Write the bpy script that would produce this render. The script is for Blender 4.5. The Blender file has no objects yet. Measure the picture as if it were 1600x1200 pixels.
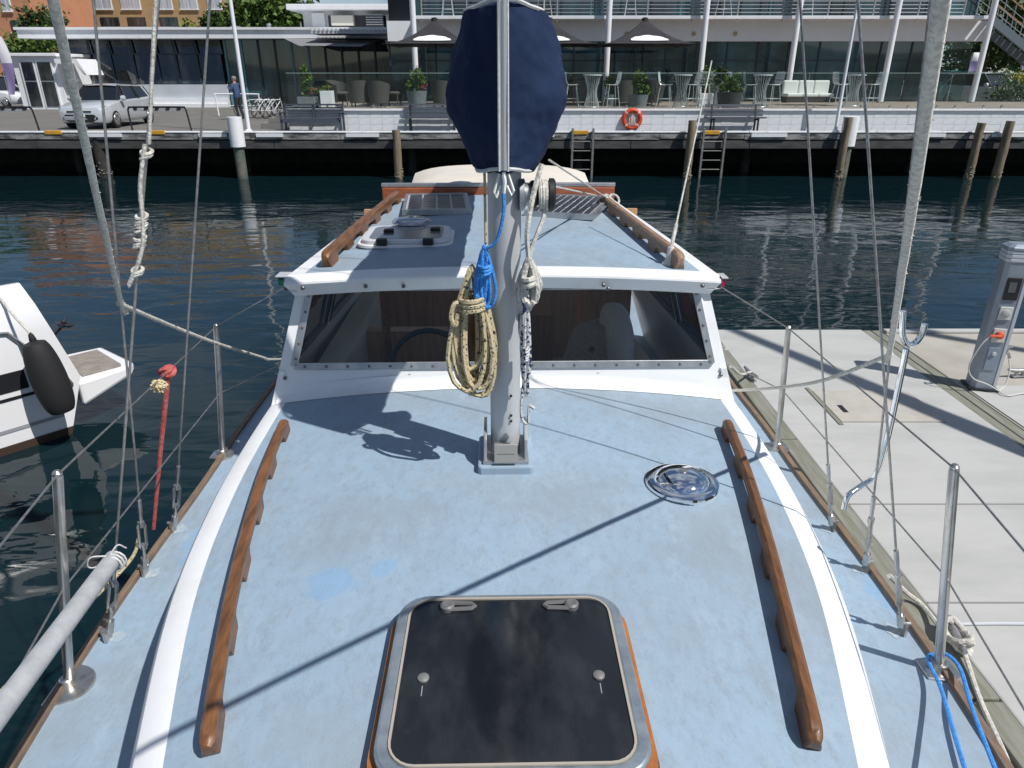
import bpy, bmesh, math, random
from mathutils import Vector, Matrix
R = math.radians
random.seed(7)
S = bpy.context.scene
COL = S.collection
# ------------------------------------------------------------------ camera
CAMZ, FPX, PITCH = 3.2, 1100.0, R(23.66)
cd = bpy.data.cameras.new('camera'); cam = bpy.data.objects.new('camera', cd); COL.objects.link(cam)
cam.location = (0, 0, CAMZ); cam.rotation_euler = (R(90) - PITCH, 0, 0)
cd.sensor_width = 36; cd.lens = FPX / 1600 * 36; cd.clip_start = .02; cd.clip_end = 5000
S.camera = cam
# ------------------------------------------------------------------ light
SUN = Vector((.4855, -.332, .809)).normalized()
w = bpy.data.worlds.new('World'); S.world = w; w.use_nodes = True
nt = w.node_tree; bg = nt.nodes['Background']
sky = nt.nodes.new('ShaderNodeTexSky'); sky.sky_type = 'NISHITA'; sky.sun_disc = False
sky.sun_elevation = math.asin(SUN.z); sky.sun_rotation = math.atan2(SUN.x, SUN.y)
sky.air_density = 1.0; sky.dust_density = .1; sky.ozone_density = 3.5; sky.altitude = 300
tc = nt.nodes.new('ShaderNodeTexCoord'); mp = nt.nodes.new('ShaderNodeMapping'); mp.inputs['Scale'].default_value = (1, 1, 2.2)
cn = nt.nodes.new('ShaderNodeTexNoise'); cn.inputs['Scale'].default_value = 2.6; cn.inputs['Detail'].default_value = 8
cr = nt.nodes.new('ShaderNodeValToRGB'); cr.color_ramp.elements[0].position = .47; cr.color_ramp.elements[1].position = .70
cr.color_ramp.elements[1].color = (.75, .75, .75, 1)
mx = nt.nodes.new('ShaderNodeMixRGB'); mx.inputs[2].default_value = (8.5, 9.2, 10.2, 1)
nt.links.new(tc.outputs['Generated'], mp.inputs[0]); nt.links.new(mp.outputs[0], cn.inputs['Vector'])
nt.links.new(cn.outputs[0], cr.inputs[0]); nt.links.new(cr.outputs[0], mx.inputs[0]); nt.links.new(sky.outputs[0], mx.inputs[1])
nt.links.new(mx.outputs[0], bg.inputs[0]); bg.inputs[1].default_value = .075
sl = bpy.data.lights.new('sun', 'SUN'); sl.energy = 4.9; sl.angle = R(.53); sl.color = (1, .965, .91)
so = bpy.data.objects.new('sun', sl); COL.objects.link(so); so.location = SUN * 60
so.rotation_euler = (-SUN).to_track_quat('-Z', 'Y').to_euler()
S.view_settings.view_transform = 'Standard'; S.view_settings.look = 'None'
S.view_settings.exposure = 0.0; S.view_settings.gamma = 1.0; S.view_settings.use_curve_mapping = False
S.cycles.max_bounces = 8; S.cycles.transparent_max_bounces = 16

# ------------------------------------------------------------------ surveying helpers (photo sight lines to places)
FW = Vector((0, math.cos(PITCH), -math.sin(PITCH))); UP = Vector((0, math.sin(PITCH), math.cos(PITCH)))
C0 = Vector((0, 0, CAMZ))
def ray(px, py): return FW + Vector(((px - 800) / FPX, 0, 0)) - UP * ((py - 600) / FPX)
def U(px, py, z): d = ray(px, py); return C0 + d * ((z - CAMZ) / d.z)
def V(px, py, Y): d = ray(px, py); return C0 + d * (Y / d.y)
def D(px, py, zc): return C0 + ray(px, py) * zc
def proj(p):
    v = Vector(p) - C0; zc = v.dot(FW); return 800 + FPX * v.x / zc, 600 - FPX * v.dot(UP) / zc

# ------------------------------------------------------------------ materials
MATS = {}
def M(name, col=(.5, .5, .5), rough=.5, metal=0, col2=None, scale=5, stretch=(1, 1, 1), thr=(.35, .65), bump=0, bscale=None, bdist=.01, spec=.5, coat=0, emis=None, detail=5):
    if name in MATS: return MATS[name]
    m = bpy.data.materials.new(name); m.use_nodes = True; n = m.node_tree; b = n.nodes['Principled BSDF']
    b.inputs['Base Color'].default_value = (*col, 1); b.inputs['Roughness'].default_value = rough; b.inputs['Metallic'].default_value = metal
    b.inputs['Specular IOR Level'].default_value = spec; b.inputs['Coat Weight'].default_value = coat
    t = n.nodes.new('ShaderNodeTexCoord'); mp = n.nodes.new('ShaderNodeMapping'); mp.inputs['Scale'].default_value = stretch
    n.links.new(t.outputs['Object'], mp.inputs[0])
    if col2:
        no = n.nodes.new('ShaderNodeTexNoise'); no.inputs['Scale'].default_value = scale; no.inputs['Detail'].default_value = detail; no.inputs['Roughness'].default_value = .6
        r = n.nodes.new('ShaderNodeValToRGB'); r.color_ramp.elements[0].position = thr[0]; r.color_ramp.elements[1].position = thr[1]
        r.color_ramp.elements[0].color = (*col, 1); r.color_ramp.elements[1].color = (*col2, 1)
        n.links.new(mp.outputs[0], no.inputs['Vector']); n.links.new(no.outputs[0], r.inputs[0]); n.links.new(r.outputs[0], b.inputs['Base Color'])
    if bump:
        bn = n.nodes.new('ShaderNodeTexNoise'); bn.inputs['Scale'].default_value = bscale or scale; bn.inputs['Detail'].default_value = 4
        bu = n.nodes.new('ShaderNodeBump'); bu.inputs['Strength'].default_value = bump; bu.inputs['Distance'].default_value = bdist
        n.links.new(mp.outputs[0], bn.inputs['Vector']); n.links.new(bn.outputs[0], bu.inputs['Height']); n.links.new(bu.outputs[0], b.inputs['Normal'])
    MATS[name] = m; return m
def glassmat(name, tint=(.9, .95, .95), refl=1.0, ior=1.45, dirt=0.0):
    m = bpy.data.materials.new(name); m.use_nodes = True; n = m.node_tree
    for x in list(n.nodes): n.nodes.remove(x)
    o = n.nodes.new('ShaderNodeOutputMaterial'); tr = n.nodes.new('ShaderNodeBsdfTransparent'); gl = n.nodes.new('ShaderNodeBsdfGlossy')
    gl.inputs['Roughness'].default_value = .01; tr.inputs[0].default_value = (*tint, 1)
    fr = n.nodes.new('ShaderNodeFresnel'); fr.inputs[0].default_value = ior; mi = n.nodes.new('ShaderNodeMixShader')
    n.links.new(fr.outputs[0], mi.inputs[0]); n.links.new(tr.outputs[0], mi.inputs[1]); n.links.new(gl.outputs[0], mi.inputs[2])
    n.links.new(mi.outputs[0], o.inputs[0]); MATS[name] = m; return m

# weathered deck paint: several scales of fading, fine scuffs
def deckmat(name, patches=()):
    m = bpy.data.materials.new(name); m.use_nodes = True; n = m.node_tree; b = n.nodes['Principled BSDF']; L = n.links.new
    b.inputs['Roughness'].default_value = .62; b.inputs['Specular IOR Level'].default_value = .35
    t = n.nodes.new('ShaderNodeTexCoord')
    def noise(sc, det=6, ro=.6, st=(1, 1, 1)):
        mp = n.nodes.new('ShaderNodeMapping'); mp.inputs['Scale'].default_value = st; L(t.outputs['Object'], mp.inputs[0])
        x = n.nodes.new('ShaderNodeTexNoise'); x.inputs['Scale'].default_value = sc; x.inputs['Detail'].default_value = det; x.inputs['Roughness'].default_value = ro
        L(mp.outputs[0], x.inputs['Vector']); return x.outputs[0]
    def ramp(src, a, bb, ca=(0, 0, 0), cb=(1, 1, 1)):
        r = n.nodes.new('ShaderNodeValToRGB'); r.color_ramp.elements[0].position = a; r.color_ramp.elements[1].position = bb
        r.color_ramp.elements[0].color = (*ca, 1); r.color_ramp.elements[1].color = (*cb, 1); L(src, r.inputs[0]); return r.outputs[0]
    def mix(f, a, c):
        x = n.nodes.new('ShaderNodeMixRGB'); L(f, x.inputs[0])
        (L(a, x.inputs[1]) if not isinstance(a, tuple) else setattr(x.inputs[1], 'default_value', (*a, 1)))
        (L(c, x.inputs[2]) if not isinstance(c, tuple) else setattr(x.inputs[2], 'default_value', (*c, 1))); return x.outputs[0]
    base = mix(ramp(noise(1.7, 7, .65), .40, .62), (.285, .39, .495), (.265, .325, .38))
    base = mix(ramp(noise(6, 9, .7, (1.6, .7, 1)), .50, .72, (0, 0, 0), (.8, .8, .8)), base, (.33, .425, .52))
    base = mix(ramp(noise(3.1, 9, .75, (1.3, .8, 1)), .56, .70, (0, 0, 0), (.7, .7, .7)), base, (.25, .295, .335))
    base = mix(ramp(noise(24, 9, .8, (1.3, .7, 1)), .47, .64, (0, 0, 0), (.6, .6, .6)), base, (.235, .285, .33))
    base = mix(ramp(noise(70, 8, .8, (1.6, .45, 1)), .55, .72, (0, 0, 0), (.55, .55, .55)), base, (.18, .22, .26))
    base = mix(ramp(noise(190, 3, .6), .66, .74, (0, 0, 0), (.6, .6, .6)), base, (.15, .18, .21))
    base = mix(ramp(noise(1.1, 3), .58, .66, (0, 0, 0), (.4, .4, .4)), base, (.30, .36, .40))
    for (cx, cy, rx, ry) in patches:
        mp = n.nodes.new('ShaderNodeMapping'); mp.inputs['Location'].default_value = (-cx / rx, -cy / ry, 0); mp.inputs['Scale'].default_value = (1 / rx, 1 / ry, 0)
        L(t.outputs['Object'], mp.inputs[0])
        ln = n.nodes.new('ShaderNodeVectorMath'); ln.operation = 'DISTANCE'; ln.inputs[1].default_value = (0, 0, 0); L(mp.outputs[0], ln.inputs[0])
        ad = n.nodes.new('ShaderNodeMath'); ad.operation = 'MULTIPLY_ADD'; ad.inputs[1].default_value = 1.1; L(noise(9, 4), ad.inputs[0]); L(ln.outputs['Value'], ad.inputs[2])
        base = mix(ramp(ad.outputs[0], .0, 1, (1, 1, 1), (0, 0, 0)) if 0 else ramp(ad.outputs[0], .84, 1.02, (.5, .5, .5), (0, 0, 0)), base, (.20, .36, .56))
    L(base, b.inputs['Base Color'])
    bu = n.nodes.new('ShaderNodeBump'); bu.inputs['Strength'].default_value = .35; bu.inputs['Distance'].default_value = .002
    L(noise(220, 3), bu.inputs['Height']); L(bu.outputs[0], b.inputs['Normal']); MATS[name] = m; return m

WHITE = M('white_gelcoat', (.79, .80, .81), .36, col2=(.60, .60, .57), scale=3.2, thr=(.50, .88), detail=9, bump=.06, bscale=14, bdist=.01)
WPAINT = M('white_paint', (.76, .77, .79), .55, col2=(.62, .63, .64), scale=3, thr=(.5, .85), bump=.1, bscale=20)
WPAINT2 = M('worn_white_paint', (.74, .76, .78), .6, col2=(.30, .31, .32), scale=7, thr=(.52, .72), bump=.3, bscale=20)
ALU = M('aluminium', (.52, .53, .54), .42, .85, col2=(.38, .39, .40), scale=14, stretch=(1, 1, .25), bump=.1, bscale=60, bdist=.002)
ALUM = M('mast_aluminium', (.56, .57, .58), .55, .35, col2=(.47, .48, .49), scale=5, stretch=(4, 4, .5), bump=.08, bscale=90, bdist=.002)
STEEL = M('stainless_steel', (.56, .55, .53), .30, .9, col2=(.38, .34, .29), scale=30, thr=(.45, .7), stretch=(1, 1, .4))
WIRE = M('wire_rope', (.46, .45, .43), .35, .8, col2=(.30, .28, .26), scale=60)
CHROME = M('polished_chrome', (.86, .87, .88), .06, 1)
TEAK = M('varnished_teak', (.20, .083, .028), .48, col2=(.085, .037, .015), scale=9, stretch=(7, .8, 7), thr=(.40, .68), coat=.18, detail=8, bump=.15, bscale=30, bdist=.002)
TEAKW = M('weathered_teak', (.34, .22, .14), .6, col2=(.20, .13, .09), scale=14, stretch=(6, 1, 6), bump=.2, bscale=30, bdist=.003)
REDWOOD = M('red_timber', (.36, .11, .045), .4, col2=(.22, .06, .03), scale=8, stretch=(1, 6, 6))
INWOOD = M('cabin_timber', (.62, .36, .19), .4, col2=(.48, .26, .13), scale=6, stretch=(8, 8, .6))
NAVY = M('navy_canvas', (.010, .021, .055), .9, col2=(.015, .030, .075), scale=4, bump=.5, bscale=7, bdist=.03, spec=.2)
PIPE = M('grey_white_webbing', (.62, .62, .61), .7, col2=(.45, .45, .44), scale=80)
TEAKD = M('edge_teak', (.23, .155, .10), .7, col2=(.14, .10, .075), scale=14, stretch=(6, 1, 6))
BLACK = M('black_plastic', (.015, .015, .017), .5)
RUBBER = M('black_rubber', (.012, .012, .013), .75, bump=.3, bscale=80, bdist=.003)
ROPEW = M('white_braided_rope', (.62, .60, .55), .85, col2=(.42, .40, .36), scale=60, thr=(.4, .6), bump=1, bscale=130, bdist=.004)
ROPEG = M('grey_weathered_rope', (.80, .76, .68), .9, col2=(.56, .53, .47), scale=110, thr=(.4, .6), bump=.7, bscale=260, bdist=.003)
ROPEY = M('cream_rope_black_fleck', (.50, .42, .26), .85, col2=(.03, .03, .03), scale=120, thr=(.62, .64), bump=.8, bscale=150, bdist=.003, detail=1)
ROPES = M('white_rope_navy_fleck', (.55, .55, .54), .85, col2=(.02, .03, .10), scale=95, thr=(.54, .56), bump=.8, bscale=150, bdist=.003, detail=1)
ROPEB = M('bright_blue_rope', (.03, .20, .60), .8, col2=(.07, .32, .74), scale=90, bump=1, bscale=140, bdist=.004)
ROPER = M('faded_red_rope', (.42, .06, .055), .85, col2=(.52, .15, .13), scale=50, bump=.8, bscale=90, bdist=.004)
CREAM = M('cream_canvas', (.66, .61, .53), .8, col2=(.60, .56, .49), scale=4, bump=.3, bscale=6, bdist=.02)
ACRYL = M('smoked_acrylic', (.010, .012, .016), .09, col2=(.040, .043, .046), scale=13, thr=(.48, .95), detail=12, stretch=(1, .5, 1), spec=.5)
CONC = M('pale_concrete', (.43, .432, .418), .85, col2=(.34, .345, .33), scale=1.3, thr=(.40, .80), detail=11, bump=.25, bscale=90, bdist=.003, stretch=(1, 3, 1))
CONC2 = M('brown_concrete', (.33, .31, .265), .85, col2=(.40, .38, .34), scale=2, bump=.25, bscale=90, bdist=.003)
GTIMB = M('green_grey_timber', (.165, .165, .125), .8, col2=(.24, .24, .205), scale=5, stretch=(6, .6, 6), bump=.4, bscale=20, bdist=.005)
ASPH = M('asphalt', (.125, .12, .11), .9, col2=(.165, .155, .14), scale=.8, thr=(.3, .7), bump=.3, bscale=60)
DARKT = M('tarred_timber', (.02, .019, .017), .85, col2=(.045, .04, .035), scale=4, bump=.4, bscale=12)
PILE = M('weathered_pile_timber', (.14, .105, .06), .85, col2=(.24, .20, .14), scale=5, stretch=(3, 3, .4), bump=.6, bscale=14, bdist=.01)
YEL = M('yellow_paint', (.62, .33, .02), .6, col2=(.50, .27, .03), scale=6)
SLATB = M('blue_grey_paint', (.045, .056, .08), .55, col2=(.07, .08, .105), scale=9)
ORANGE = M('orange_lifebuoy', (.68, .07, .018), .5, col2=(.55, .055, .02), scale=9)
FGLASS = M('dark_teal_glass', (.005, .022, .030), .03, col2=(.022, .085, .105), scale=.9, stretch=(1, 1, .3), thr=(.42, .62), spec=1.0)  # brighter upright streaks in the colour stand in for reflections
FGLASS2 = M('smoky_glass', (.014, .018, .022), .03, col2=(.11, .115, .115), scale=.9, stretch=(1, 1, .3), thr=(.48, .70), spec=1.0)  # grey streaks in the base colour imitate reflections, along with curtains and tint
MULL = M('dark_blue_frame', (.02, .035, .05), .45)
TFRAME = M('teal_frame', (.10, .22, .26), .4)
BALG = glassmat('balustrade_glass', (.925, .965, .96))
WINDG = glassmat('cabin_glass', (.97, .98, .98))
CLEARG = glassmat('clear_dome', (.85, .88, .9), ior=1.5)

# ------------------------------------------------------------------ mesh builder
class MB:
    def __init__(s): s.v = []; s.f = []; s.mi = []
    def add(s, vs, fs, mi=0):
        o = len(s.v); s.v += [tuple(x) for x in vs]; s.f += [tuple(i + o for i in q) for q in fs]; s.mi += [mi] * len(fs); return s
    def box(s, x0, x1, y0, y1, z0, z1, mi=0):
        vs = [(x, y, z) for z in (z0, z1) for y in (y0, y1) for x in (x0, x1)]
        return s.add(vs, [(0, 2, 3, 1), (4, 5, 7, 6), (0, 1, 5, 4), (2, 6, 7, 3), (0, 4, 6, 2), (1, 3, 7, 5)], mi)
    def bar(s, a, b, wd, ht, upv=(0, 0, 1)):
        a = Vector(a); b = Vector(b); d = (b - a).normalized(); sd = d.cross(Vector(upv))
        if sd.length < 1e-4: sd = d.cross(Vector((0, 1, 0)))
        sd = sd.normalized() * wd / 2; u = sd.cross(d).normalized() * ht / 2
        vs = [p + i * sd + j * u for p in (a, b) for i, j in ((-1, -1), (1, -1), (1, 1), (-1, 1))]
        return s.add(vs, [(3, 2, 1, 0), (4, 5, 6, 7), (0, 1, 5, 4), (1, 2, 6, 5), (2, 3, 7, 6), (3, 0, 4, 7)])
    def tube(s, pts, r, n=8, cap=True, mi=0, closed=False):
        pts = [Vector(p) for p in pts]; N = len(pts); rs = r if isinstance(r, (list, tuple)) else [r] * N
        vs = []; prev = None
        for i, p in enumerate(pts):
            if closed: d = pts[(i + 1) % N] - pts[i - 1]
            else: d = pts[min(i + 1, N - 1)] - pts[max(i - 1, 0)]
            if d.length < 1e-9: d = Vector((0, 0, 1))
            d.normalize()
            if prev is None:
                a = Vector((0, 0, 1)) if abs(d.z) < .9 else Vector((1, 0, 0)); e = d.cross(a).normalized()
            else:
                e = prev - d * prev.dot(d); e = e.normalized() if e.length > 1e-6 else d.orthogonal().normalized()
            prev = e; g = d.cross(e)
            for k in range(n):
                t = 2 * math.pi * k / n; vs.append(p + (e * math.cos(t) + g * math.sin(t)) * rs[i])
        fs = []
        for i in range(N if closed else N - 1):
            j = (i + 1) % N
            for k in range(n): fs.append((i * n + k, i * n + (k + 1) % n, j * n + (k + 1) % n, j * n + k))
        if cap and not closed: fs.append(tuple(range(n))[::-1]); fs.append(tuple((N - 1) * n + k for k in range(n)))
        return s.add(vs, fs, mi)
    def lathe(s, prof, c=(0, 0, 0), axis='z', n=20, mi=0):
        vs = []; c = Vector(c)
        for r, h in prof:
            for k in range(n):
                t = 2 * math.pi * k / n; a, b = r * math.cos(t), r * math.sin(t)
                vs.append(c + Vector({'z': (a, b, h), 'x': (h, a, b), 'y': (b, h, a)}[axis]))
        fs = [(i * n + k, i * n + (k + 1) % n, (i + 1) * n + (k + 1) % n, (i + 1) * n + k) for i in range(len(prof) - 1) for k in range(n)]
        fs.append(tuple(range(n))[::-1]); fs.append(tuple((len(prof) - 1) * n + k for k in range(n)))
        return s.add(vs, fs, mi)
    def grid(s, fn, nu, nv, flip=False, mi=0):
        vs = [fn(i / nu, j / nv) for j in range(nv + 1) for i in range(nu + 1)]
        fs = []
        for j in range(nv):
            for i in range(nu):
                a = j * (nu + 1) + i; q = (a, a + 1, a + nu + 2, a + nu + 1); fs.append(q[::-1] if flip else q)
        return s.add(vs, fs, mi)
    def prism(s, poly, z0, z1, mi=0):            # poly in xy (ccw)
        n = len(poly); vs = [(x, y, z0) for x, y in poly] + [(x, y, z1) for x, y in poly]
        fs = [tuple(range(n))[::-1], tuple(range(n, 2 * n))] + [(i, (i + 1) % n, n + (i + 1) % n, n + i) for i in range(n)]
        return s.add(vs, fs, mi)
    def prismx(s, poly, x0, x1, mi=0):           # poly in yz
        n = len(poly); vs = [(x0, y, z) for y, z in poly] + [(x1, y, z) for y, z in poly]
        fs = [tuple(range(n))[::-1], tuple(range(n, 2 * n))] + [(i, (i + 1) % n, n + (i + 1) % n, n + i) for i in range(n)]
        return s.add(vs, fs, mi)
    def ring(s, outer, inner, z0, z1):           # frame between two outlines of equal count
        n = len(outer); vs = [(x, y, z0) for x, y in outer] + [(x, y, z1) for x, y in outer] + [(x, y, z0) for x, y in inner] + [(x, y, z1) for x, y in inner]
        fs = []
        for i in range(n):
            j = (i + 1) % n
            fs += [(i, j, n + j, n + i), (n + i, n + j, 3 * n + j, 3 * n + i), (3 * n + i, 3 * n + j, 2 * n + j, 2 * n + i), (2 * n + i, 2 * n + j, j, i)]
        return s.add(vs, fs)
    def mesh(s, name, mats, smooth=False):
        me = bpy.data.meshes.new(name); me.from_pydata(s.v, [], s.f)
        for m in (mats if isinstance(mats, (list, tuple)) else [mats]): me.materials.append(m)
        if len(set(s.mi)) > 1: me.polygons.foreach_set('material_index', s.mi)
        bm = bmesh.new(); bm.from_mesh(me); bmesh.ops.recalc_face_normals(bm, faces=bm.faces); bm.to_mesh(me); bm.free()
        if smooth:
            me.polygons.foreach_set('use_smooth', [True] * len(me.polygons))
            try: me.set_sharp_from_angle(angle=R(38))
            except Exception: pass
        me.update(); return me
    def build(s, name, mats, parent=None, smooth=True, bevel=0, seg=2):
        o = bpy.data.objects.new(name, s.mesh(name, mats, smooth)); COL.objects.link(o)
        if parent: o.parent = parent
        if bevel:
            b = o.modifiers.new('bevel', 'BEVEL'); b.width = bevel; b.segments = seg; b.limit_method = 'ANGLE'; b.angle_limit = R(40)
            b.harden_normals = False
        return o
def inst(me, name, parent=None, loc=(0, 0, 0), rot=(0, 0, 0), sc=(1, 1, 1)):
    o = bpy.data.objects.new(name, me); COL.objects.link(o); o.parent = parent; o.location = loc; o.rotation_euler = rot; o.scale = sc; return o
def tag(o, label, cat, group=None, kind=None):
    o['label'] = label; o['category'] = cat
    if group: o['group'] = group
    if kind: o['kind'] = kind
    return o
def struct(o): o['kind'] = 'structure'; return o
def thing(name, label, cat, loc=(0, 0, 0), rz=0, group=None):
    o = bpy.data.objects.new(name, None); COL.objects.link(o); o.empty_display_size = .1
    o.location = loc; o.rotation_euler = (0, 0, rz); return tag(o, label, cat, group)
def copy_tree(o, parent=None, loc=None, rz=None, label=None, group=None):
    c = o.copy(); COL.objects.link(c); c.parent = parent
    if loc is not None: c.location = loc
    if rz is not None: c.rotation_euler = (0, 0, rz)
    if label: c['label'] = label
    if group: c['group'] = group
    for ch in list(o.children): copy_tree(ch, c)
    return c
def rrect(x0, x1, y0, y1, r, n=6):
    p = []
    for cx, cy, a in ((x1 - r, y0 + r, -90), (x1 - r, y1 - r, 0), (x0 + r, y1 - r, 90), (x0 + r, y0 + r, 180)):
        for k in range(n + 1): t = R(a + 90 * k / n); p.append((cx + r * math.cos(t), cy + r * math.sin(t)))
    return p
def lerp(tab, x):
    if x <= tab[0][0]: return tab[0][1]
    for (a, fa), (b, fb) in zip(tab, tab[1:]):
        if x <= b: return fa + (fb - fa) * (x - a) / (b - a)
    return tab[-1][1]
def smooth_path(pts, n=6):
    pts = [Vector(p) for p in pts]; out = []
    P = [pts[0] * 2 - pts[1]] + pts + [pts[-1] * 2 - pts[-2]]
    for i in range(1, len(P) - 2):
        p0, p1, p2, p3 = P[i - 1:i + 3]
        for k in range(n):
            t = k / n
            out.append(.5 * ((2 * p1) + (p2 - p0) * t + (2 * p0 - 5 * p1 + 4 * p2 - p3) * t * t + (3 * p1 - p0 - 3 * p2 + p3) * t ** 3))
    out.append(pts[-1]); return out
def smoothtab(tab, x):
    xs = [a for a, _ in tab]
    if x <= xs[0]: return tab[0][1]
    if x >= xs[-1]: return tab[-1][1]
    for i in range(len(tab) - 1):
        if x <= xs[i + 1]: break
    def m(k):
        if k == 0: return (tab[1][1] - tab[0][1]) / (xs[1] - xs[0])
        if k == len(tab) - 1: return (tab[-1][1] - tab[-2][1]) / (xs[-1] - xs[-2])
        return (tab[k + 1][1] - tab[k - 1][1]) / (xs[k + 1] - xs[k - 1])
    h = xs[i + 1] - xs[i]; t = (x - xs[i]) / h
    return (2 * t ** 3 - 3 * t * t + 1) * tab[i][1] + (t ** 3 - 2 * t * t + t) * h * m(i) + (-2 * t ** 3 + 3 * t * t) * tab[i + 1][1] + (t ** 3 - t * t) * h * m(i + 1)
# ================================================================== THE SETTING
def watermat():
    m = bpy.data.materials.new('harbour_water'); m.use_nodes = True; n = m.node_tree; b = n.nodes['Principled BSDF']; L = n.links.new
    b.inputs['Base Color'].default_value = (.004, .015, .019, 1); b.inputs['Roughness'].default_value = .02; b.inputs['IOR'].default_value = 1.34
    t = n.nodes.new('ShaderNodeTexCoord'); prev = None
    for sc, st, dist, ro in ((.40, (.55, 1.0, 1), .045, 12), (1.5, (.55, 1.3, 1), .017, -8), (3.6, (.6, 1.3, 1), .0034, 15), (13, (.8, 1.2, 1), .0004, 0)):
        mp = n.nodes.new('ShaderNodeMapping'); mp.inputs['Scale'].default_value = st; mp.inputs['Rotation'].default_value = (0, 0, R(ro)); L(t.outputs['Object'], mp.inputs[0])
        x = n.nodes.new('ShaderNodeTexNoise'); x.inputs['Scale'].default_value = sc; x.inputs['Detail'].default_value = 2; x.inputs['Distortion'].default_value = .6; L(mp.outputs[0], x.inputs['Vector'])
        bu = n.nodes.new('ShaderNodeBump'); bu.inputs['Strength'].default_value = 1; bu.inputs['Distance'].default_value = dist; L(x.outputs[0], bu.inputs['Height'])
        if prev: L(prev, bu.inputs['Normal'])
        prev = bu.outputs[0]
    L(prev, b.inputs['Normal']); return m
o = struct(MB().grid(lambda u, v: (-900 + 1800 * u, -900 + 929.5 * v, 0), 2, 2).build('water', watermat()))

hm = MB().grid(lambda u, v: ((420 + 260 * v) * math.sin(R(95 + 170 * u)), (420 + 260 * v) * math.cos(R(95 + 170 * u)), -2 + (34 + 14 * math.sin(u * 19) + 9 * math.sin(u * 47 + 1)) * min(1, v * 1.25) * (1 - .25 * v)), 90, 8)
struct(hm.build('hills', M('wooded_hill', (.06, .08, .05), .95, col2=(.20, .20, .18), scale=.06, thr=(.45, .7), detail=10)))
# ---- pontoons
PZ = .55
def pontoon_x(px, py): return U(px, py, PZ)
f = struct(MB().box(2.27, 3.98, -8, 7.6, .05, PZ).build('pontoon', CONC, None, False, .012)); f.rotation_euler = (0, 0, 0)
hd = MB().box(2.75, 3.62, 5.25, 5.88, PZ + .004, PZ + .010).build('hatch_cover', M('fawn_plate', (.44, .415, .37), .8, col2=(.38, .36, .33), scale=6), f, False)
MB().box(2.84, 2.88, 5.42, 5.56, PZ + .0105, PZ + .014).build('finger_slot', BLACK, hd, False)
MB().box(2.71, 2.745, 5.2, 5.95, PZ + .003, PZ + .008).build('hinge_strip', GTIMB, hd, False)
for y in (4.02, 3.05, 1.4): MB().box(2.28, 3.97, y, y + .012, PZ + .001, PZ + .003).build('expansion_joint', M('joint_grey', (.23, .23, .22), .9), f, False)
for k, (xa, xb) in enumerate(((1.98, 2.115), (2.125, 2.262))):
    for j in range(6):
        y0 = -7.8 + j * 2.55; MB().box(xa, xb, y0, y0 + 2.535, .18, PZ - .02 + .03 * k).build('waler_plank', GTIMB, f, False, .008)
g = struct(MB().box(4.20, 7.0, 4.75, 7.58, .05, PZ - .01).build('pontoon_wide', CONC2, None, False, .012))
for xa, xb in ((3.99, 4.085), (4.095, 4.19)): MB().box(xa, xb, 3.5, 7.6, .2, PZ - .012).build('waler_plank', GTIMB, f, False, .008)
MB().box(4.21, 6.99, 7.48, 7.575, PZ - .008, PZ + .02).build('edge_rim', CONC, g, False, .006)
MB().box(4.22, 6.9, 4.76, 6.02, PZ - .006, PZ - .002).build('paving_slab', CONC, g, False)

# ================================================================== SAILBOAT
BM = Matrix.Translation((.02, 0, 0)) @ Matrix.Rotation(.0195, 4, 'Z'); BI = BM.inverted()
def BL(p): return BI @ Vector(p)
boat = thing('sailboat', 'blue decked sailing boat with white pilothouse moored beside the concrete pontoon', 'sailboat', (.02, 0, 0), .0195)
BEAM = [(-1.7, .03), (-1.3, .34), (-.6, .72), (0, .97), (.6, 1.14), (1.25, 1.265), (1.9, 1.315), (2.7, 1.335), (3.3, 1.36), (4.5, 1.34), (6.4, 1.12)]
def beam(y): return smoothtab(BEAM, y)
def dz(y): return 1.665 - .05 * y + .004 * y * y
CW = [(-.9, .10), (-.4, .34), (0, .47), (.5, .615), (1, .765), (1.5, .895), (2, .962), (2.5, .985), (3, .985)]
def cw(y): return smoothtab(CW, y)
def crz(x, y): return 1.932 + .07 * (1 - (x / max(cw(y), .05)) ** 2)
pL = BL(U(515, 905, 2.0)); pL2 = BL(U(597, 882, 2.0)); pL3 = BL(U(1392, 930, 1.58))
DECK = deckmat('weathered_blue_deck', [(pL.x, pL.y, .175, .19), (pL2.x, pL2.y, .085, .11), (pL3.x - .02, pL3.y, .16, .40), (-1.17, 2.3, .14, .45)])
# hull
def hull(u, v):
    y = -1.7 + 8.1 * v; b = beam(y); z = dz(y); k = abs(2 * u - 1); s = 1 if u > .5 else -1
    return (s * b * (.02 + .98 * math.sin(k * math.pi / 2) ** .55), y, -.35 + (z + .345) * k ** 1.6)
h = MB().grid(hull, 28, 44)
tr = [hull(i / 28, 1) for i in range(29)]; h.add(tr, [tuple(range(29))]); h.build('hull', WHITE, boat)
d = MB().grid(lambda u, v: ((2 * u - 1) * beam(-1.7 + 4.5 * v) * .995, -1.7 + 4.5 * v, dz(-1.7 + 4.5 * v)), 8, 40); d.build('side_deck', DECK, boat)
for s in (-1, 1):
    MB().grid(lambda u, v: (s * (beam(2.8 + 3.6 * v) * .995 - u * .4), 2.8 + 3.6 * v, dz(2.8 + 3.6 * v)), 3, 16).build('aft_side_deck', DECK, boat)
    pts = [(s * (beam(-1.6 + i * .16) - .018), -1.6 + i * .16, dz(-1.6 + i * .16) + .002) for i in range(50)]
    t = MB()
    for a, b_ in zip(pts, pts[1:]): t.bar(a, b_, .022, .03)
    t.build('toe_rail', TEAKD, boat)
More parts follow.
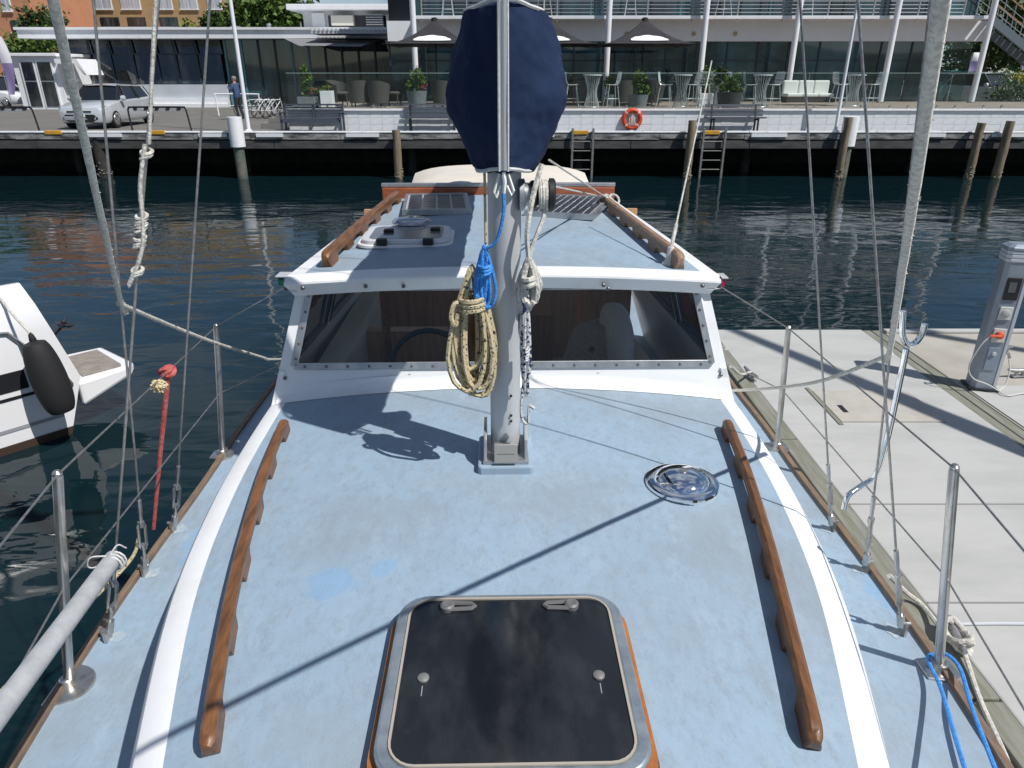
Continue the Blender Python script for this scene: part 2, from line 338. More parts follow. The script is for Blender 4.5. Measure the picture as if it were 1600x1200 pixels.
# coachroof: blue field, white margin, sides
def cr_surf():
    m = MB(); us = [-1, -.955, -.91] + [-.91 + 1.82 * i / 16 for i in range(1, 16)] + [.91, .955, 1]; ys = [-.85 + 3.64 * j / 60 for j in range(61)]
    vs = []
    for y in ys:
        W = cw(y); band = .068
        for i, u in enumerate(us):
            x = u / .91 * (W - band) if abs(u) <= .91 else math.copysign(W - band + (abs(u) - .91) / .09 * band, u)
            z = crz(x, y) - (.012 if abs(u) == 1 else 0)
            vs.append((x, y, z))
    n = len(us)
    A = [], []
    for j in range(60):
        for i in range(n - 1): A[0 if (2 <= i < n - 3) else 1].append((j * n + i, j * n + i + 1, (j + 1) * n + i + 1, (j + 1) * n + i))
    MB().add(vs, A[0]).build('coachroof_top', DECK, boat)
    mw = MB().add(vs, A[1])
    for s in (-1, 1):
        def side(u, v):
            y = -.85 + 3.64 * v; W = cw(y); prof = [(0, -.012), (.012, -.028), (.016, -.06), (.02, -.2), (.03, None)]
            a, b_ = prof[min(4, round(u * 4))]
            return (s * (W + a), y, (1.932 + b_) if b_ is not None else dz(y) - .01)
        mw.grid(side, 4, 60)
    mw.build('coachroof_margin', WHITE, boat)
cr_surf()
# ---- pilothouse
PH = bpy.data.objects.new('pilothouse', None); COL.objects.link(PH); PH.parent = boat
def wsy(z): return 2.745 + (z - 2.0) * .30
def pw(z): return .985 - (z - 1.93) * .27           # half width of the front by height
ZB, ZG0, ZG1 = 1.90, 2.078, 2.392
m = MB()
def front_quad(m, x0a, x1a, z0, x0b, x1b, z1, th=.03):
    vs = [(x0a, wsy(z0), z0), (x1a, wsy(z0), z0), (x1b, wsy(z1), z1), (x0b, wsy(z1), z1)]
    vs += [(x, y + th, z) for x, y, z in vs]; m.add(vs, [(0, 1, 2, 3), (7, 6, 5, 4), (0, 4, 5, 1), (1, 5, 6, 2), (2, 6, 7, 3), (3, 7, 4, 0)])
front_quad(m, -pw(ZB), pw(ZB), ZB, -pw(ZG0), pw(ZG0), ZG0)
front_quad(m, -pw(ZG1), pw(ZG1), ZG1, -pw(2.45), pw(2.45), 2.45)
for s in (-1, 1):
    xs = sorted((s * pw(ZG0), s * (pw(ZG0) - .062))); xt = sorted((s * pw(ZG1), s * (pw(ZG1) - .058))); front_quad(m, *xs, ZG0, *xt, ZG1)
front_quad(m, -.075, .075, ZG0, -.075, .075, ZG1)
# cove where the front meets the coachroof
def cove(u, v):
    x = -.962 + 1.924 * u; zc = crz(min(abs(x), .98), 2.7); a = v * math.pi / 2
    return (x, wsy(2.0) + .0 - .055 * (1 - math.sin(a)), zc + .002 + .05 * (1 - math.cos(a)))
m.grid(cove, 30, 6); m.build('front_panel', WHITE, PH)
for s, nm in ((-1, 'windscreen'), (1, 'windscreen')):
    xo0, xo1 = pw(ZG0) - .062, pw(ZG1) - .058
    ws = MB()
    def P(x, z, off): return Vector((s * x, wsy(z) + off, z))
    a, b_, c_, e_ = P(.075, ZG0, .008), P(xo0, ZG0, .008), P(xo1, ZG1, .008), P(.075, ZG1, .008)
    ws.add([a, b_, c_, e_], [(0, 1, 2, 3)]); pane = ws.build('windscreen_pane', WINDG, PH, False)
    fr = MB(); wd = .030
    for p, q in ((a, b_), (b_, c_), (c_, e_), (e_, a)):
        fr.bar(p + Vector((0, -.012, 0)), q + Vector((0, -.012, 0)), wd, .012, (0, -1, .3))
    fr.build('window_frame', ALU, pane, False, .002)
    scr = MB()
    def screw(p): scr.lathe([(.0065, 0), (.005, -.004), (.001, -.0045)], p + Vector((0, -.019, 0)), 'y', 8)
    for k in range(9): screw(a.lerp(b_, (k + .5) / 9)); screw(e_.lerp(c_, (k + .5) / 9))
    for k in range(5): screw(b_.lerp(c_, (k + .5) / 5))
    scr.build('frame_screws', M('screw_grey', (.2, .19, .18), .5, .7), pane)['kind'] = 'stuff'
    pb = MB()
    for x, z in ((.925, 2.03), (.4, 2.035), (.80, 2.425), (.40, 2.43), (.55, 2.43) if s < 0 else (.42, 2.415)):
        pb.lathe([(.008, 0), (.008, -.006), (.004, -.01)], (s * x, (wsy(z) if z < 2.3 else 2.742) - .001, z), 'y', 10)
    pb.build('panel_bolts', M('bolt_dark', (.16, .15, .15), .4, .8), PH)['kind'] = 'stuff'
# sides with windows
def sx(z, y): return lerp([(2.7, .985), (4.7, .88)], y) - (z - 1.93) * lerp([(2.7, .27), (4.7, .335)], y)
for s in (-1, 1):
    m = MB()
    def quad(y0, y1, z0, z1, sl=0):
        vs = []
        for th in (0, -.025):
            for y, z in ((y0, z0), (y1, z0), (y1, z1), (y0, z1)):
                yy = y + (z - 2.0) * .30 * (1 if sl else 0); vs.append((s * (sx(z, yy) + th), yy, z))
        m.add(vs, [(0, 1, 2, 3), (7, 6, 5, 4), (0, 4, 5, 1), (1, 5, 6, 2), (2, 6, 7, 3), (3, 7, 4, 0)])
    quad(2.75, 4.65, 1.45, 2.06); quad(2.88, 4.65, 2.37, 2.44)
    quad(2.75, 2.83, 2.06, 2.37, 1); quad(3.36, 3.43, 2.06, 2.37); quad(4.45, 4.65, 2.06, 2.37)
    m.build('side_wall', WHITE, PH, False)
    for y0, y1 in ((2.86, 3.36), (3.43, 4.45)):
        off = .09 if y0 < 3 else 0
        vs = [(s * (sx(z, y) - .012), y, z) for y, z in ((y0, 2.06), (y1, 2.06), (y1, 2.37), (y0 + off, 2.37))]
        p = MB().add(vs, [(0, 1, 2, 3)]).build('side_pane', WINDG, PH, False)
        fr = MB().tube([Vector(q) + Vector((-s * .01, 0, 0)) for q in vs], .012, 6, closed=True); fr.build('window_frame', M('dark_alu', (.10, .11, .13), .4, .6), p)
# interior
MB().box(-.93, .93, 2.82, 4.6, 1.28, 1.30).build('cabin_floor', M('pale_sole', (.55, .45, .34), .6), PH, False)
MB().box(-.9, .9, 2.80, 2.90, 1.93, 1.965).build('dashboard', INWOOD, PH, False)
MB().box(-.9, .9, 2.785, 2.80, 1.3, 2.06).build('inner_front', M('cream_lining', (.55, .52, .46), .7), PH, False)
b = MB().box(-.87, -.12, 4.55, 4.58, 1.3, 1.98).box(-.87, -.12, 4.55, 4.58, 2.34, 2.42).box(-.2, -.12, 4.55, 4.58, 1.98, 2.34).box(-.87, -.78, 4.55, 4.58, 1.98, 2.34).box(.47, .87, 4.55, 4.58, 1.3, 2.42).box(-.12, .47, 4.55, 4.58, 2.3, 2.42); b.build('aft_bulkhead', INWOOD, PH, False)  # left opening added to let more light into the cabin
dr = MB().box(-.13, .48, 4.45, 4.47, 1.3, 2.25).build('cabin_door', INWOOD, PH, False, .004)
MB().box(.02, .34, 4.437, 4.449, 1.35, 1.75).build('door_panel', M('door_panel', (.36, .17, .07), .4, col2=(.25, .1, .04), scale=6, stretch=(8, 8, .6)), dr, False, .004)
MB().box(-.80, -.30, 3.62, 3.70, 1.3, 1.93).build('locker_front', INWOOD, PH, False)
MB().box(-.56, -.53, 3.1, 3.9, 1.3, 2.42).build('grab_post', TEAK, PH, False) if 0 else None
MB().tube([(-.56, 3.2, 1.9), (-.56, 3.2, 2.42)], .02, 8).build('grab_post', TEAK, PH)
MB().tube([(-.35 + .17 * math.cos(t * math.pi / 12), 3.03 + .09 * math.sin(t * math.pi / 12), 1.97 + .14 * math.sin(t * math.pi / 12)) for t in range(24)], .013, 6, closed=True).tube([(-.52, 3.03, 1.97), (-.18, 3.03, 1.97)], .01, 6).build('steering_wheel', BLACK, PH)
st = MB()
def seatback(u, v):
    a = 2 * math.pi * u; r = min(1, 1.0); e = .5
    cx = abs(math.cos(a)) ** e * math.copysign(1, math.cos(a)); cy = abs(math.sin(a)) ** e * math.copysign(1, math.sin(a))
    k = math.sin(math.pi * v) ** .35 if 0 < v < 1 else 0.02
    return (.62 + .075 * cx * k - 0, 3.62 + .42 * (v - .5) * 2, 1.72 + .34 * cy * k)
st.grid(seatback, 24, 14); st.build('seat_back', M('grey_vinyl', (.58, .56, .54), .6, col2=(.64, .62, .59), scale=5), PH)
MB().box(.3, .72, 3.2, 4.1, 1.3, 1.6).build('seat_base', M('grey_vinyl2', (.35, .35, .36), .6), PH, False, .04)
MB().box(-.88, -.74, 2.9, 4.4, 1.5, 1.97).build('side_lining', M('lining_white', (.7, .68, .63), .7), PH, False, .02)
# roof
RW = [(2.74, .872), (3.4, .83), (4.68, .728)]
def rw(y): return lerp(RW, y)
def rz(x, y): return 2.462 + .030 * (1 - (x / rw(y)) ** 2)
def roof():
    us = [-1, -.92] + [-.92 + 1.84 * i / 12 for i in range(1, 12)] + [.92, 1]; ys = [2.74, 2.76, 2.81] + [2.81 + 1.87 * j / 12 for j in range(1, 12)] + [4.68]
    vs = []
    for y in ys:
        W = rw(y); band = .062
        for u in us:
            x = u / .92 * (W - band) if abs(u) <= .92 else math.copysign(W, u)
            vs.append((x, y, rz(x, y) - (.012 if y == 2.74 else 0)))
    n = len(us); A = [], []
    for j in range(len(ys) - 1):
        for i in range(n - 1): A[0 if (0 < i < n - 2 and j >= 2) else 1].append((j * n + i, j * n + i + 1, (j + 1) * n + i + 1, (j + 1) * n + i))
    MB().add(vs, A[0]).build('roof_field', DECK, PH)
    m = MB().add(vs, A[1])
    def brow(u, v):
        x = -.872 + 1.744 * u; z = rz(x, 2.74) - .012
        oy, oz = [(0, 0), (-.007, -.005), (-.009, -.013), (.022, -.066), (.05, -.068), (.10, -.055)][round(v * 5)]
        k = 1 + (0 if round(v * 5) < 3 else -.035)
        return (x * k, 2.74 + oy, z + oz)
    m.grid(brow, 24, 5)
    for s in (-1, 1):
        def sd(u, v):
            y = 2.74 + 1.94 * v; oz, ox = [(0, 0), (-.012, .008), (-.05, .006), (-.055, -.05)][round(u * 3)]
            return (s * (rw(y) + ox), y, rz(rw(y), y) + oz)
        m.grid(sd, 3, 16)
    m.build('roof_edge', WHITE, PH)
    MB().grid(lambda u, v: ((2 * u - 1) * (rw(2.78 + 1.89 * v) - .01), 2.78 + 1.89 * v, rz((2 * u - 1) * rw(2.78 + 1.89 * v), 2.78 + 1.89 * v) - .05), 10, 10).build('headlining', M('headlining', (.78, .76, .72), .8), PH)
roof()
MB().box(-.77, .74, 4.685, 4.76, 2.42, 2.535).build('traveller_beam', REDWOOD, PH, False, .006)
MB().box(-.775, .745, 4.70, 4.745, 2.537, 2.56).build('traveller_track', ALU, PH, False, .003)
# cockpit canopy
cp = MB()
def canopy(u, v):
    x = (2 * u - 1); y = 4.85 + 1.35 * v
    k = 1 - .25 * v
    return (x * .72 * (1 - .12 * (1 - v)), y, 2.455 + .085 * math.sin(math.pi * min(1, .12 + v * .7)) ** .5 * (1 - abs(x) ** 5 * .9) - .02 * abs(x))
cp.grid(canopy, 20, 12); cp.build('cockpit_canopy', CREAM, boat)
MB().box(-.75, .75, 4.9, 6.3, 1.1, 1.35).build('cockpit_well', WHITE, boat, False)
# ---- grab rails
def grab_rail(pts, surf, name='grab_rail', mat=TEAK, nf=6, hgt=.058, wd=.031):
    path = smooth_path([Vector((p.x, p.y, 0)) for p in pts], 16); Ln = [0]
    for a, b_ in zip(path, path[1:]): Ln.append(Ln[-1] + (b_ - a).length)
    T = Ln[-1]; m = MB(); vs = []; n = 10; ns = 150
    for i in range(ns + 1):
        s = T * i / ns; k = max(j for j in range(len(Ln)) if Ln[j] <= s + 1e-9); k = min(k, len(path) - 2)
        f_ = (s - Ln[k]) / max(1e-9, Ln[k + 1] - Ln[k]); p = path[k].lerp(path[k + 1], f_); d = (path[k + 1] - path[k]).normalized(); sd = Vector((d.y, -d.x, 0))
        z0 = surf(p.x, p.y); e = min(s, T - s)
        top = z0 + hgt * (1 if e > .04 else .72 + .28 * math.sin(e / .04 * math.pi / 2)); pitch = T / (nf - 1 + .45)
        ph = ((s - pitch * .225) / pitch + .5) % 1 - .5                                     # 0 at a foot
        q = min(1, max(0, (abs(ph) - .15) / .09)); q = q * q * (3 - 2 * q)
        bot = z0 - .012 + q * .043; wf = wd * (1 + .25 * (1 - q)); hw = wd / 2 * (1 if e > .02 else .62 + .38 * math.sqrt(max(0, 1 - (1 - e / .02) ** 2)))
        hb = wf / 2 * (hw / (wd / 2)); c = .008
        prof = [(-hb, bot), (-hb, bot + .008), (-hw, max(bot + .009, top - .03)), (-hw, top - c), (-hw + c, top), (hw - c, top), (hw, top - c), (hw, max(bot + .009, top - .03)), (hb, bot + .008), (hb, bot)]
        vs += [(p.x + sd.x * a, p.y + sd.y * a, z) for a, z in prof]
    fs = [(i * n + k, i * n + (k + 1) % n, (i + 1) * n + (k + 1) % n, (i + 1) * n + k) for i in range(ns) for k in range(n)]
    fs += [tuple(range(n)), tuple(ns * n + k for k in range(n))]
    return m.add(vs, fs).build(name, mat, boat)
grab_rail([BL(U(a, b_, 2.035)) for a, b_ in ((443, 640), (412, 715), (383, 812), (360, 905), (338, 1020), (318, 1146))], crz)
grab_rail([BL(U(a, b_, 2.035)) for a, b_ in ((1137, 640), (1167, 715), (1200, 820), (1229, 930), (1256, 1035), (1281, 1136))], crz)
grab_rail([BL(U(a, b_, 2.51)) for a, b_ in ((508, 404), (560, 356), (622, 304))], rz, hgt=.07, wd=.038)
grab_rail([BL(U(a, b_, 2.51)) for a, b_ in ((1064, 407), (1005, 362), (940, 310))], rz, mat=TEAKW, hgt=.07, wd=.038)
# ---- fore hatch
HY0, HY1, HX = .872, 1.363, .262; HZ = 2.0
HT = bpy.data.objects.new('fore_hatch', None); COL.objects.link(HT); HT.parent = boat
MB().prism(rrect(-HX - .012, HX + .012, HY0 - .02, HY1 - .005, .08), HZ - .07, HZ + .022).build('hatch_coaming', M('orange_timber', (.42, .16, .04), .45, col2=(.30, .10, .03), scale=12), HT)
MB().prism(rrect(-HX - .016, HX + .016, HY0 - .022, HY1 - .002, .08), HZ - .07, HZ + .004).build('hatch_seal', BLACK, HT)
MB().ring(rrect(-HX, HX, HY0, HY1, .075), rrect(-HX + .028, HX - .028, HY0 + .027, HY1 - .016, .055), HZ + .022, HZ + .046).build('hatch_frame', M('hatch_alu', (.50, .55, .58), .33, .75, col2=(.32, .38, .42), scale=16, thr=(.4, .65)), HT, True, .006)
MB().ring(rrect(-HX + .026, HX - .026, HY0 + .025, HY1 - .014, .057), rrect(-HX + .031, HX - .031, HY0 + .030, HY1 - .019, .05), HZ + .03, HZ + .0485).build('pane_gasket', M('gasket_tan', (.38, .34, .29), .6), HT)
MB().prism(rrect(-HX + .030, HX - .030, HY0 + .029, HY1 - .018, .051), HZ + .03, HZ + .044).build('hatch_pane', ACRYL, HT)
for s in (-1, 1):
    c = s * .125; k = MB(); y = HY1 - .045
    k.lathe([(.017, 0), (.017, .010), (.012, .014), (.004, .012)], (c + s * .022, y, HZ + .044), 'z', 16)
    k.tube([(c + s * .02, y + .011, HZ + .049), (c - s * .035, y + .008, HZ + .049), (c - s * .043, y, HZ + .049), (c - s * .035, y - .008, HZ + .049), (c + s * .02, y - .011, HZ + .049)], .0055, 6)
    k.build('hatch_handle', M('grey_plastic', (.13, .13, .13), .5), HT)
    MB().lathe([(.0125, 0), (.0125, .004), (.009, .007), (.002, .0075)], (s * .184, 1.106, HZ + .044), 'z', 16).build('latch_knob', M('knob_grey', (.17, .17, .165), .5), HT)
    MB().box(s * .184 - .001, s * .184 + .001, 1.060, 1.086, HZ + .0442, HZ + .0452).build('scratch_mark', M('scratch', (.28, .28, .28), .6), HT, False)
# ---- vent
vp = BL(U(1067, 742, 2.02)); vz = crz(vp.x, vp.y)
ve = MB().lathe([(.108, -.012), (.112, .004), (.118, .012), (.116, .020), (.104, .026), (.090, .026), (.086, .034), (.07, .046), (.045, .055), (.02, .058), (.001, .0585)], (vp.x, vp.y, vz), 'z', 40).build('deck_vent', CHROME, boat)
MB().lathe([(.013, .0575), (.012, .0605), (.002, .061)], (vp.x, vp.y, vz), 'z', 14).build('vent_knob', STEEL, ve)
# ---- mast and rig
MY = 2.10; MR = .049
mb = BL((-.022, MY, 0)); mx_, my_ = mb.x, mb.y
ms = MB(); ms.tube([(mx_, my_, 1.99), (mx_, my_, 10.2)], MR, 28); mast = ms.build('mast', ALUM, boat)
stp = MB().prism(rrect(mx_ - .092, mx_ + .092, my_ - .105, my_ + .12, .012, 2), 1.985, 2.03).build('mast_pad', DECK, mast, False, .006)
ts = MB()
for s in (-1, 1):
    ts.prismx([(my_ - .085, 2.03), (my_ + .09, 2.03), (my_ + .085, 2.12), (my_ + .0, 2.13), (my_ - .05, 2.10)], mx_ + s * .062, mx_ + s * .072)
ts.box(mx_ - .075, mx_ + .075, my_ - .09, my_ + .1, 2.03, 2.042); ts.build('tabernacle', ALU, mast, False, .002)
pp = MB().prismx([(my_ - .102, 2.043), (my_ - .06, 2.043), (my_ - .06, 2.098), (my_ - .076, 2.098)], mx_ - .038, mx_ + .038).build('mast_heel_plate', M('brass_grey', (.42, .40, .36), .4, .7), mast, False, .002)
wd_ = MB()
for r_ in range(2):
    for k in range(11): wd_.box(mx_ - .028 + k * .0052, mx_ - .0248 + k * .0052, my_ - .0905 + r_ * .007, my_ - .0895 + r_ * .007, 2.066 + r_ * .011, 2.071 + r_ * .011)
wd_.build('plate_lettering', M('etched', (.12, .11, .10), .6), mast, False)['kind'] = 'stuff'
rv = MB()
for z in (2.17, 2.19, 2.26): rv.lathe([(.005, -.003), (.004, -.006), (.001, -.007)], (mx_ + .018, my_ - MR + .002, z), 'y', 8)
rv.build('rivets', BLACK, mast)['kind'] = 'stuff'
MB().tube([(mx_, my_ + .06, 2.93), (mx_, my_ + 2.75, 2.95)], .045, 14).build('boom', ALUM, mast)
for s in (-1, 1): MB().tube([(mx_, my_, 6.3), (mx_ + s * .85, my_ + .05, 6.38)], [.028, .018], 8).build('spreader', ALUM, mast)
wn = MB(); wc = Vector((mx_ + MR - .006, my_ - .02, 2.885))
wn.lathe([(.045, 0), (.045, .014), (.032, .018), (.032, .03), (.028, .032)], wc, 'x', 24); wn.build('winch_base', ALU, mast)
MB().lathe([(.036, .03), (.04, .035), (.04, .047), (.030, .052), (.030, .078), (.036, .082), (.046, .086), (.046, .098), (.04, .103), (.012, .104)], wc, 'x', 28).build('winch_drum', BLACK, mast)
cl = MB(); cc = Vector((mx_ + MR + .012, my_ - .02, 2.50)); cl.tube([cc + Vector((0, 0, -.07)), cc + Vector((.008, 0, -.03)), cc + Vector((.008, 0, .03)), cc + Vector((0, 0, .07))], .008, 8).box(cc.x - .016, cc.x + .005, cc.y - .01, cc.y + .01, cc.z - .025, cc.z + .025); cl.build('mast_cleat', ALU, mast)
cl = MB(); cc2 = Vector((mx_ - MR - .012, my_ - .02, 2.50)); cl.tube([cc2 + Vector((0, 0, -.07)), cc2 + Vector((-.008, 0, 0)), cc2 + Vector((0, 0, .07))], .008, 8).box(cc2.x - .005, cc2.x + .016, cc2.y - .01, cc2.y + .01, cc2.z - .025, cc2.z + .025); cl.build('mast_cleat', ALU, mast)
# shrouds: chainplate on deck to spreader tip or mast
def deckpt(px, py):
    z = 1.58
    for _ in range(6): p = BL(U(px, py, z)); z = dz(p.y)
    return p
def shroud(px, py, qx, qy, ttop, xs):
    base = deckpt(px, py); best = None
    for i in range(160):                                     # lead that shows the wire's slope
        zt = ttop if xs is None else None
        if xs is None: top = Vector((mx_ + (-1 if base.x < 0 else 1) * i * .008, my_ + .0, ttop))
        else: top = Vector((xs, my_, 4.0 + i * .06))
        a, b_ = BM @ base, BM @ top; lo = None
        for k in range(1, 300):
            p = a.lerp(b_, k / 300)
            if (p - C0).dot(FW) < .1: break
            x, y = proj(p)
            if y <= qy: lo = x; break
        if lo is None: continue
        e = abs(lo - qx)
        if best is None or e < best[0]: best = (e, top)
    top = best[1]; d = (top - base).normalized()
    sh = MB().tube([base + d * .30, top], .0036, 6).build('shroud', WIRE, boat)
    cp_ = MB().box(base.x - .004, base.x + .004, base.y - .018, base.y + .018, base.z - .02, base.z + .045).build('chainplate', STEEL, sh, False)
    tb = MB(); s1 = d.orthogonal().normalized(); s2 = d.cross(s1)
    tb.tube([base + d * .03, base + d * .075], .0125, 8); tb.tube([base + d * .07, base + d * .12], .006, 8)
    for q in (s1, -s1): tb.tube([base + d * .115 + q * .004, base + d * .125 + q * .011, base + d * .205 + q * .011, base + d * .22 + q * .004], .0055, 6)
    tb.lathe([(.011, -.008), (.011, .012)], base + d * .118, 'z', 10); tb.lathe([(.011, -.008), (.011, .012)], base + d * .212, 'z', 10)
    tb.tube([base + d * .21, base + d * .27], .0065, 8); tb.tube([base + d * .26, base + d * .31], .0075, 8)
    tb.tube([base + Vector((-.018, 0, .04)), base + Vector((.018, 0, .04))], .006, 8)
    tb.build('turnbuckle', STEEL, sh)
    q_ = random.Random(int(px)); sm_ = [(base.x + (.02 if px < 800 else -.02) + q_.uniform(.6, 1.2) * .026 * math.cos(a) , base.y + .01 + q_.uniform(.6, 1.2) * .034 * math.sin(a)) for a in [2 * math.pi * k / 14 for k in range(14)]]
    MB().add([(x, y, dz(y) + .0015) for x, y in sm_], [tuple(range(14))]).build('sealant_smear', M('old_sealant', (.30, .385, .47), .8, col2=(.42, .45, .45), scale=45, thr=(.45, .6)), sh, False); return base, top
SHL = {}
SHL['l1'] = shroud(170, 1000, 240, 120, 6.1, mx_ - .05)
SHL['l2'] = shroud(228, 898, 150, 60, 6.35, None)
SHL['l3'] = shroud(272, 830, 325, 60, 6.1, mx_ - .05)
SHL['r1'] = shroud(1409, 990, 1352, 180, 6.1, mx_ + .05)
SHL['r2'] = shroud(1352, 892, 1415, 350, 6.35, None)
SHL['r3'] = shroud(1300, 828, 1255, 80, 6.1, mx_ + .05)
# ---- stanchions
STN = {}
def stanchion(key, bpx, tpx, plate):
    b_ = deckpt(*bpx); t_ = BL(V(*tpx, (BM @ b_).y)); top = t_
    s = MB().tube([b_, b_.lerp(top, .99), top], [.0135, .0125, .011], 12); st_ = s.build('stanchion', STEEL, boat)
    MB().lathe([(.0115, 0), (.012, .006), (.007, .012)], top, 'z', 10).build('stanchion_cap', STEEL, st_)
    MB().lathe([(.021, 0), (.020, .03), (.016, .034)], b_, 'z', 12).build('stanchion_socket', STEEL, st_)
    s = 1 if b_.x > 0 else -1
    pts = [(b_.x + a, b_.y + c) for a, c in ((-.05, -.035), (.02, -.05), (.05, -.03), (.05, .03), (.02, .05), (-.05, .04))]
    if plate == 2: pts = [(b_.x - .035 + .105 * max(0, math.cos(t)) ** .8 - .0, b_.y + .075 * math.sin(t)) for t in [R(-90 + 180 * i / 12) for i in range(13)]]
    MB().prism(pts, b_.z + .001, b_.z + .009).build('stanchion_base', STEEL, st_, False, .002)
    STN[key] = (b_, top)
stanchion('ln', (108, 1072), (90, 742), 2); stanchion('lf', (348, 712), (338, 510), 1)
stanchion('rn', (1466, 1048), (1491, 732), 1); stanchion('rf', (1214, 700), (1232, 513), 1)
def lifeline(pts, r=.0028):
    return MB().tube(pts, r, 6).build('lifeline', WIRE, boat)
for s, n_, f_ in ((-1, 'ln', 'lf'), (1, 'rn', 'rf')):
    for k in (1.0, .50):
        a = STN[n_][0].lerp(STN[n_][1], k); b_ = STN[f_][0].lerp(STN[f_][1], k); e = Vector((s * .75, -.55, a.z + .05))
        g_ = Vector((s * .86, 2.95, 2.41)) if k > .9 else Vector((s * .96, 3.0, 2.02)); lifeline([e, a, b_, g_])
# pulpit behind the viewer
MB().tube(smooth_path([(-.72, -.55, dz(-.5)), (-.75, -.55, 2.2), (-.5, -1.1, 2.3), (0, -1.65, 2.33), (.5, -1.1, 2.3), (.75, -.55, 2.2), (.72, -.55, dz(-.5))], 6), .0125, 8).build('pulpit', STEEL, boat)
# ---- roof fittings
def R2(px, py): p = BL(U(px, py, 2.495)); return p
hq = [R2(565, 388), R2(706, 372), R2(690, 335), R2(600, 352)]
hc = R2(637, 370); hatch = bpy.data.objects.new('roof_hatch', None); COL.objects.link(hatch); hatch.parent = boat
hatch.location = (hc.x, hc.y, rz(hc.x, hc.y)); hatch.rotation_euler = (0, 0, .02); hatch.scale = (1, 1, .72)
MB().prism(rrect(-.22, .22, -.185, .20, .07), -.005, .018).build('roof_hatch_base', WHITE, hatch, True, .005)
MB().ring(rrect(-.20, .20, -.17, .18, .06), rrect(-.165, .165, -.14, .15, .045), .018, .045).build('roof_hatch_frame', M('hatch_white', (.66, .67, .68), .35, .2), hatch, True, .006)
MB().prism(rrect(-.166, .166, -.141, .151, .046), .03, .046).build('roof_hatch_pane', M('grey_acrylic', (.10, .105, .12), .15, col2=(.16, .165, .18), scale=7), hatch)
for x, y in ((-.1, -.175), (.11, -.175), (-.09, .02), (.13, .05)): MB().box(x - .024, x + .024, y - .02, y + .018, .015 if y < 0 else .046, .058 if y < 0 else .065).build('roof_hatch_hinge', BLACK, hatch, False, .006)
vd = MB().lathe([(.085, .0), (.085, .012), (.07, .016)], (.0, .235, .03), 'z', 24).build('vent_rim', CHROME, hatch)
MB().lathe([(.10, .05), (.10, .06), (.088, .074), (.06, .084), (.02, .088), (.001, .0885)], (.0, .235, 0), 'z', 28).build('vent_dome', M('smoky_dome', (.45, .46, .50), .08, .6), hatch)
def solar(corners, nx, ny, h_=.03):
    P_ = [R2(*c) for c in corners]              # near-left, near-right, far-right, far-left
    cen = sum((p for p in P_), Vector()) / 4; ex = ((P_[1] - P_[0]) + (P_[2] - P_[3])); ex.z = 0; wx = ex.length / 2; ang = math.atan2(ex.y, ex.x)
    wy = ((P_[3] - P_[0]).dot(Vector((-math.sin(ang), math.cos(ang), 0))) + (P_[2] - P_[1]).dot(Vector((-math.sin(ang), math.cos(ang), 0)))) / 2
    sp = bpy.data.objects.new('solar_panel', None); COL.objects.link(sp); sp.parent = boat; sp.location = (cen.x, cen.y, rz(cen.x, cen.y) + .004); sp.rotation_euler = (0, 0, ang)
    MB().ring([(-wx / 2, -wy / 2), (wx / 2, -wy / 2), (wx / 2, wy / 2), (-wx / 2, wy / 2)], [(-wx / 2 + .018, -wy / 2 + .018), (wx / 2 - .018, -wy / 2 + .018), (wx / 2 - .018, wy / 2 - .018), (-wx / 2 + .018, wy / 2 - .018)], 0, h_).build('panel_frame', ALU, sp, False)
    MB().box(-wx / 2 + .017, wx / 2 - .017, -wy / 2 + .017, wy / 2 - .017, .004, h_ - .006).build('panel_backing', M('cell_gap', (.42, .44, .47), .25), sp, False)
    cw_, ch = (wx - .05) / nx, (wy - .05) / ny; c = .12
    poly = [(-.5 + c, -.5), (.5 - c, -.5), (.5, -.5 + c), (.5, .5 - c), (.5 - c, .5), (-.5 + c, .5), (-.5, .5 - c), (-.5, -.5 + c)]
    me = MB().prism([(x * (cw_ - .009), y * (ch - .011)) for x, y in poly], 0, .002).mesh('solar_cell', M('solar_silicon', (.012, .014, .028), .18, col2=(.02, .024, .045), scale=20))
    for i in range(nx):
        for j in range(ny): inst(me, 'solar_cell', sp, ((i + .5 - nx / 2) * cw_, (j + .5 - ny / 2) * ch, h_ - .0055))
solar([(620, 334), (728, 334), (738, 306), (642, 309)], 4, 6)
solar([(843, 338), (948, 343), (938, 312), (841, 307)], 8, 3)
an = R2(1047, 405); az = rz(an.x, an.y)
ab = MB().lathe([(.034, 0), (.034, .006), (.02, .02), (.015, .06), (.013, .075)], (an.x, an.y, az), 'z', 16).build('antenna_mount', M('off_white_plastic', (.66, .64, .58), .5), boat)
atop = BL(V(1112, 95, 3.35)); MB().tube([(an.x, an.y, az + .07), (an.x, an.y, az + .07) if 0 else (Vector((an.x, an.y, az + .07)).lerp(atop, .12)), Vector((an.x, an.y, az + .07)).lerp(atop, .13), atop], [.008, .008, .004, .003], 8).build('antenna_whip', ROPEW, ab)
for s, c, nm in ((-1, (.0, .09, .05), 'starboard_light'), (1, (.30, .005, .05), 'port_light')):
    px = (444, 436) if s < 0 else (1124, 438); p = BL(V(*px, 2.86))
    lo = MB().box(p.x - .018, p.x + .018, p.y - .03, p.y + .03, p.z - .022, p.z + .014).build('navigation_light', M(nm, c, .15), boat, False, .006)
    MB().box(p.x - .026 - (0 if s < 0 else .004), p.x + .026, p.y - .036, p.y + .036, p.z + .0145, p.z + .022).build('light_cap', M('cap_grey', (.45, .46, .5), .3), lo, False, .003)
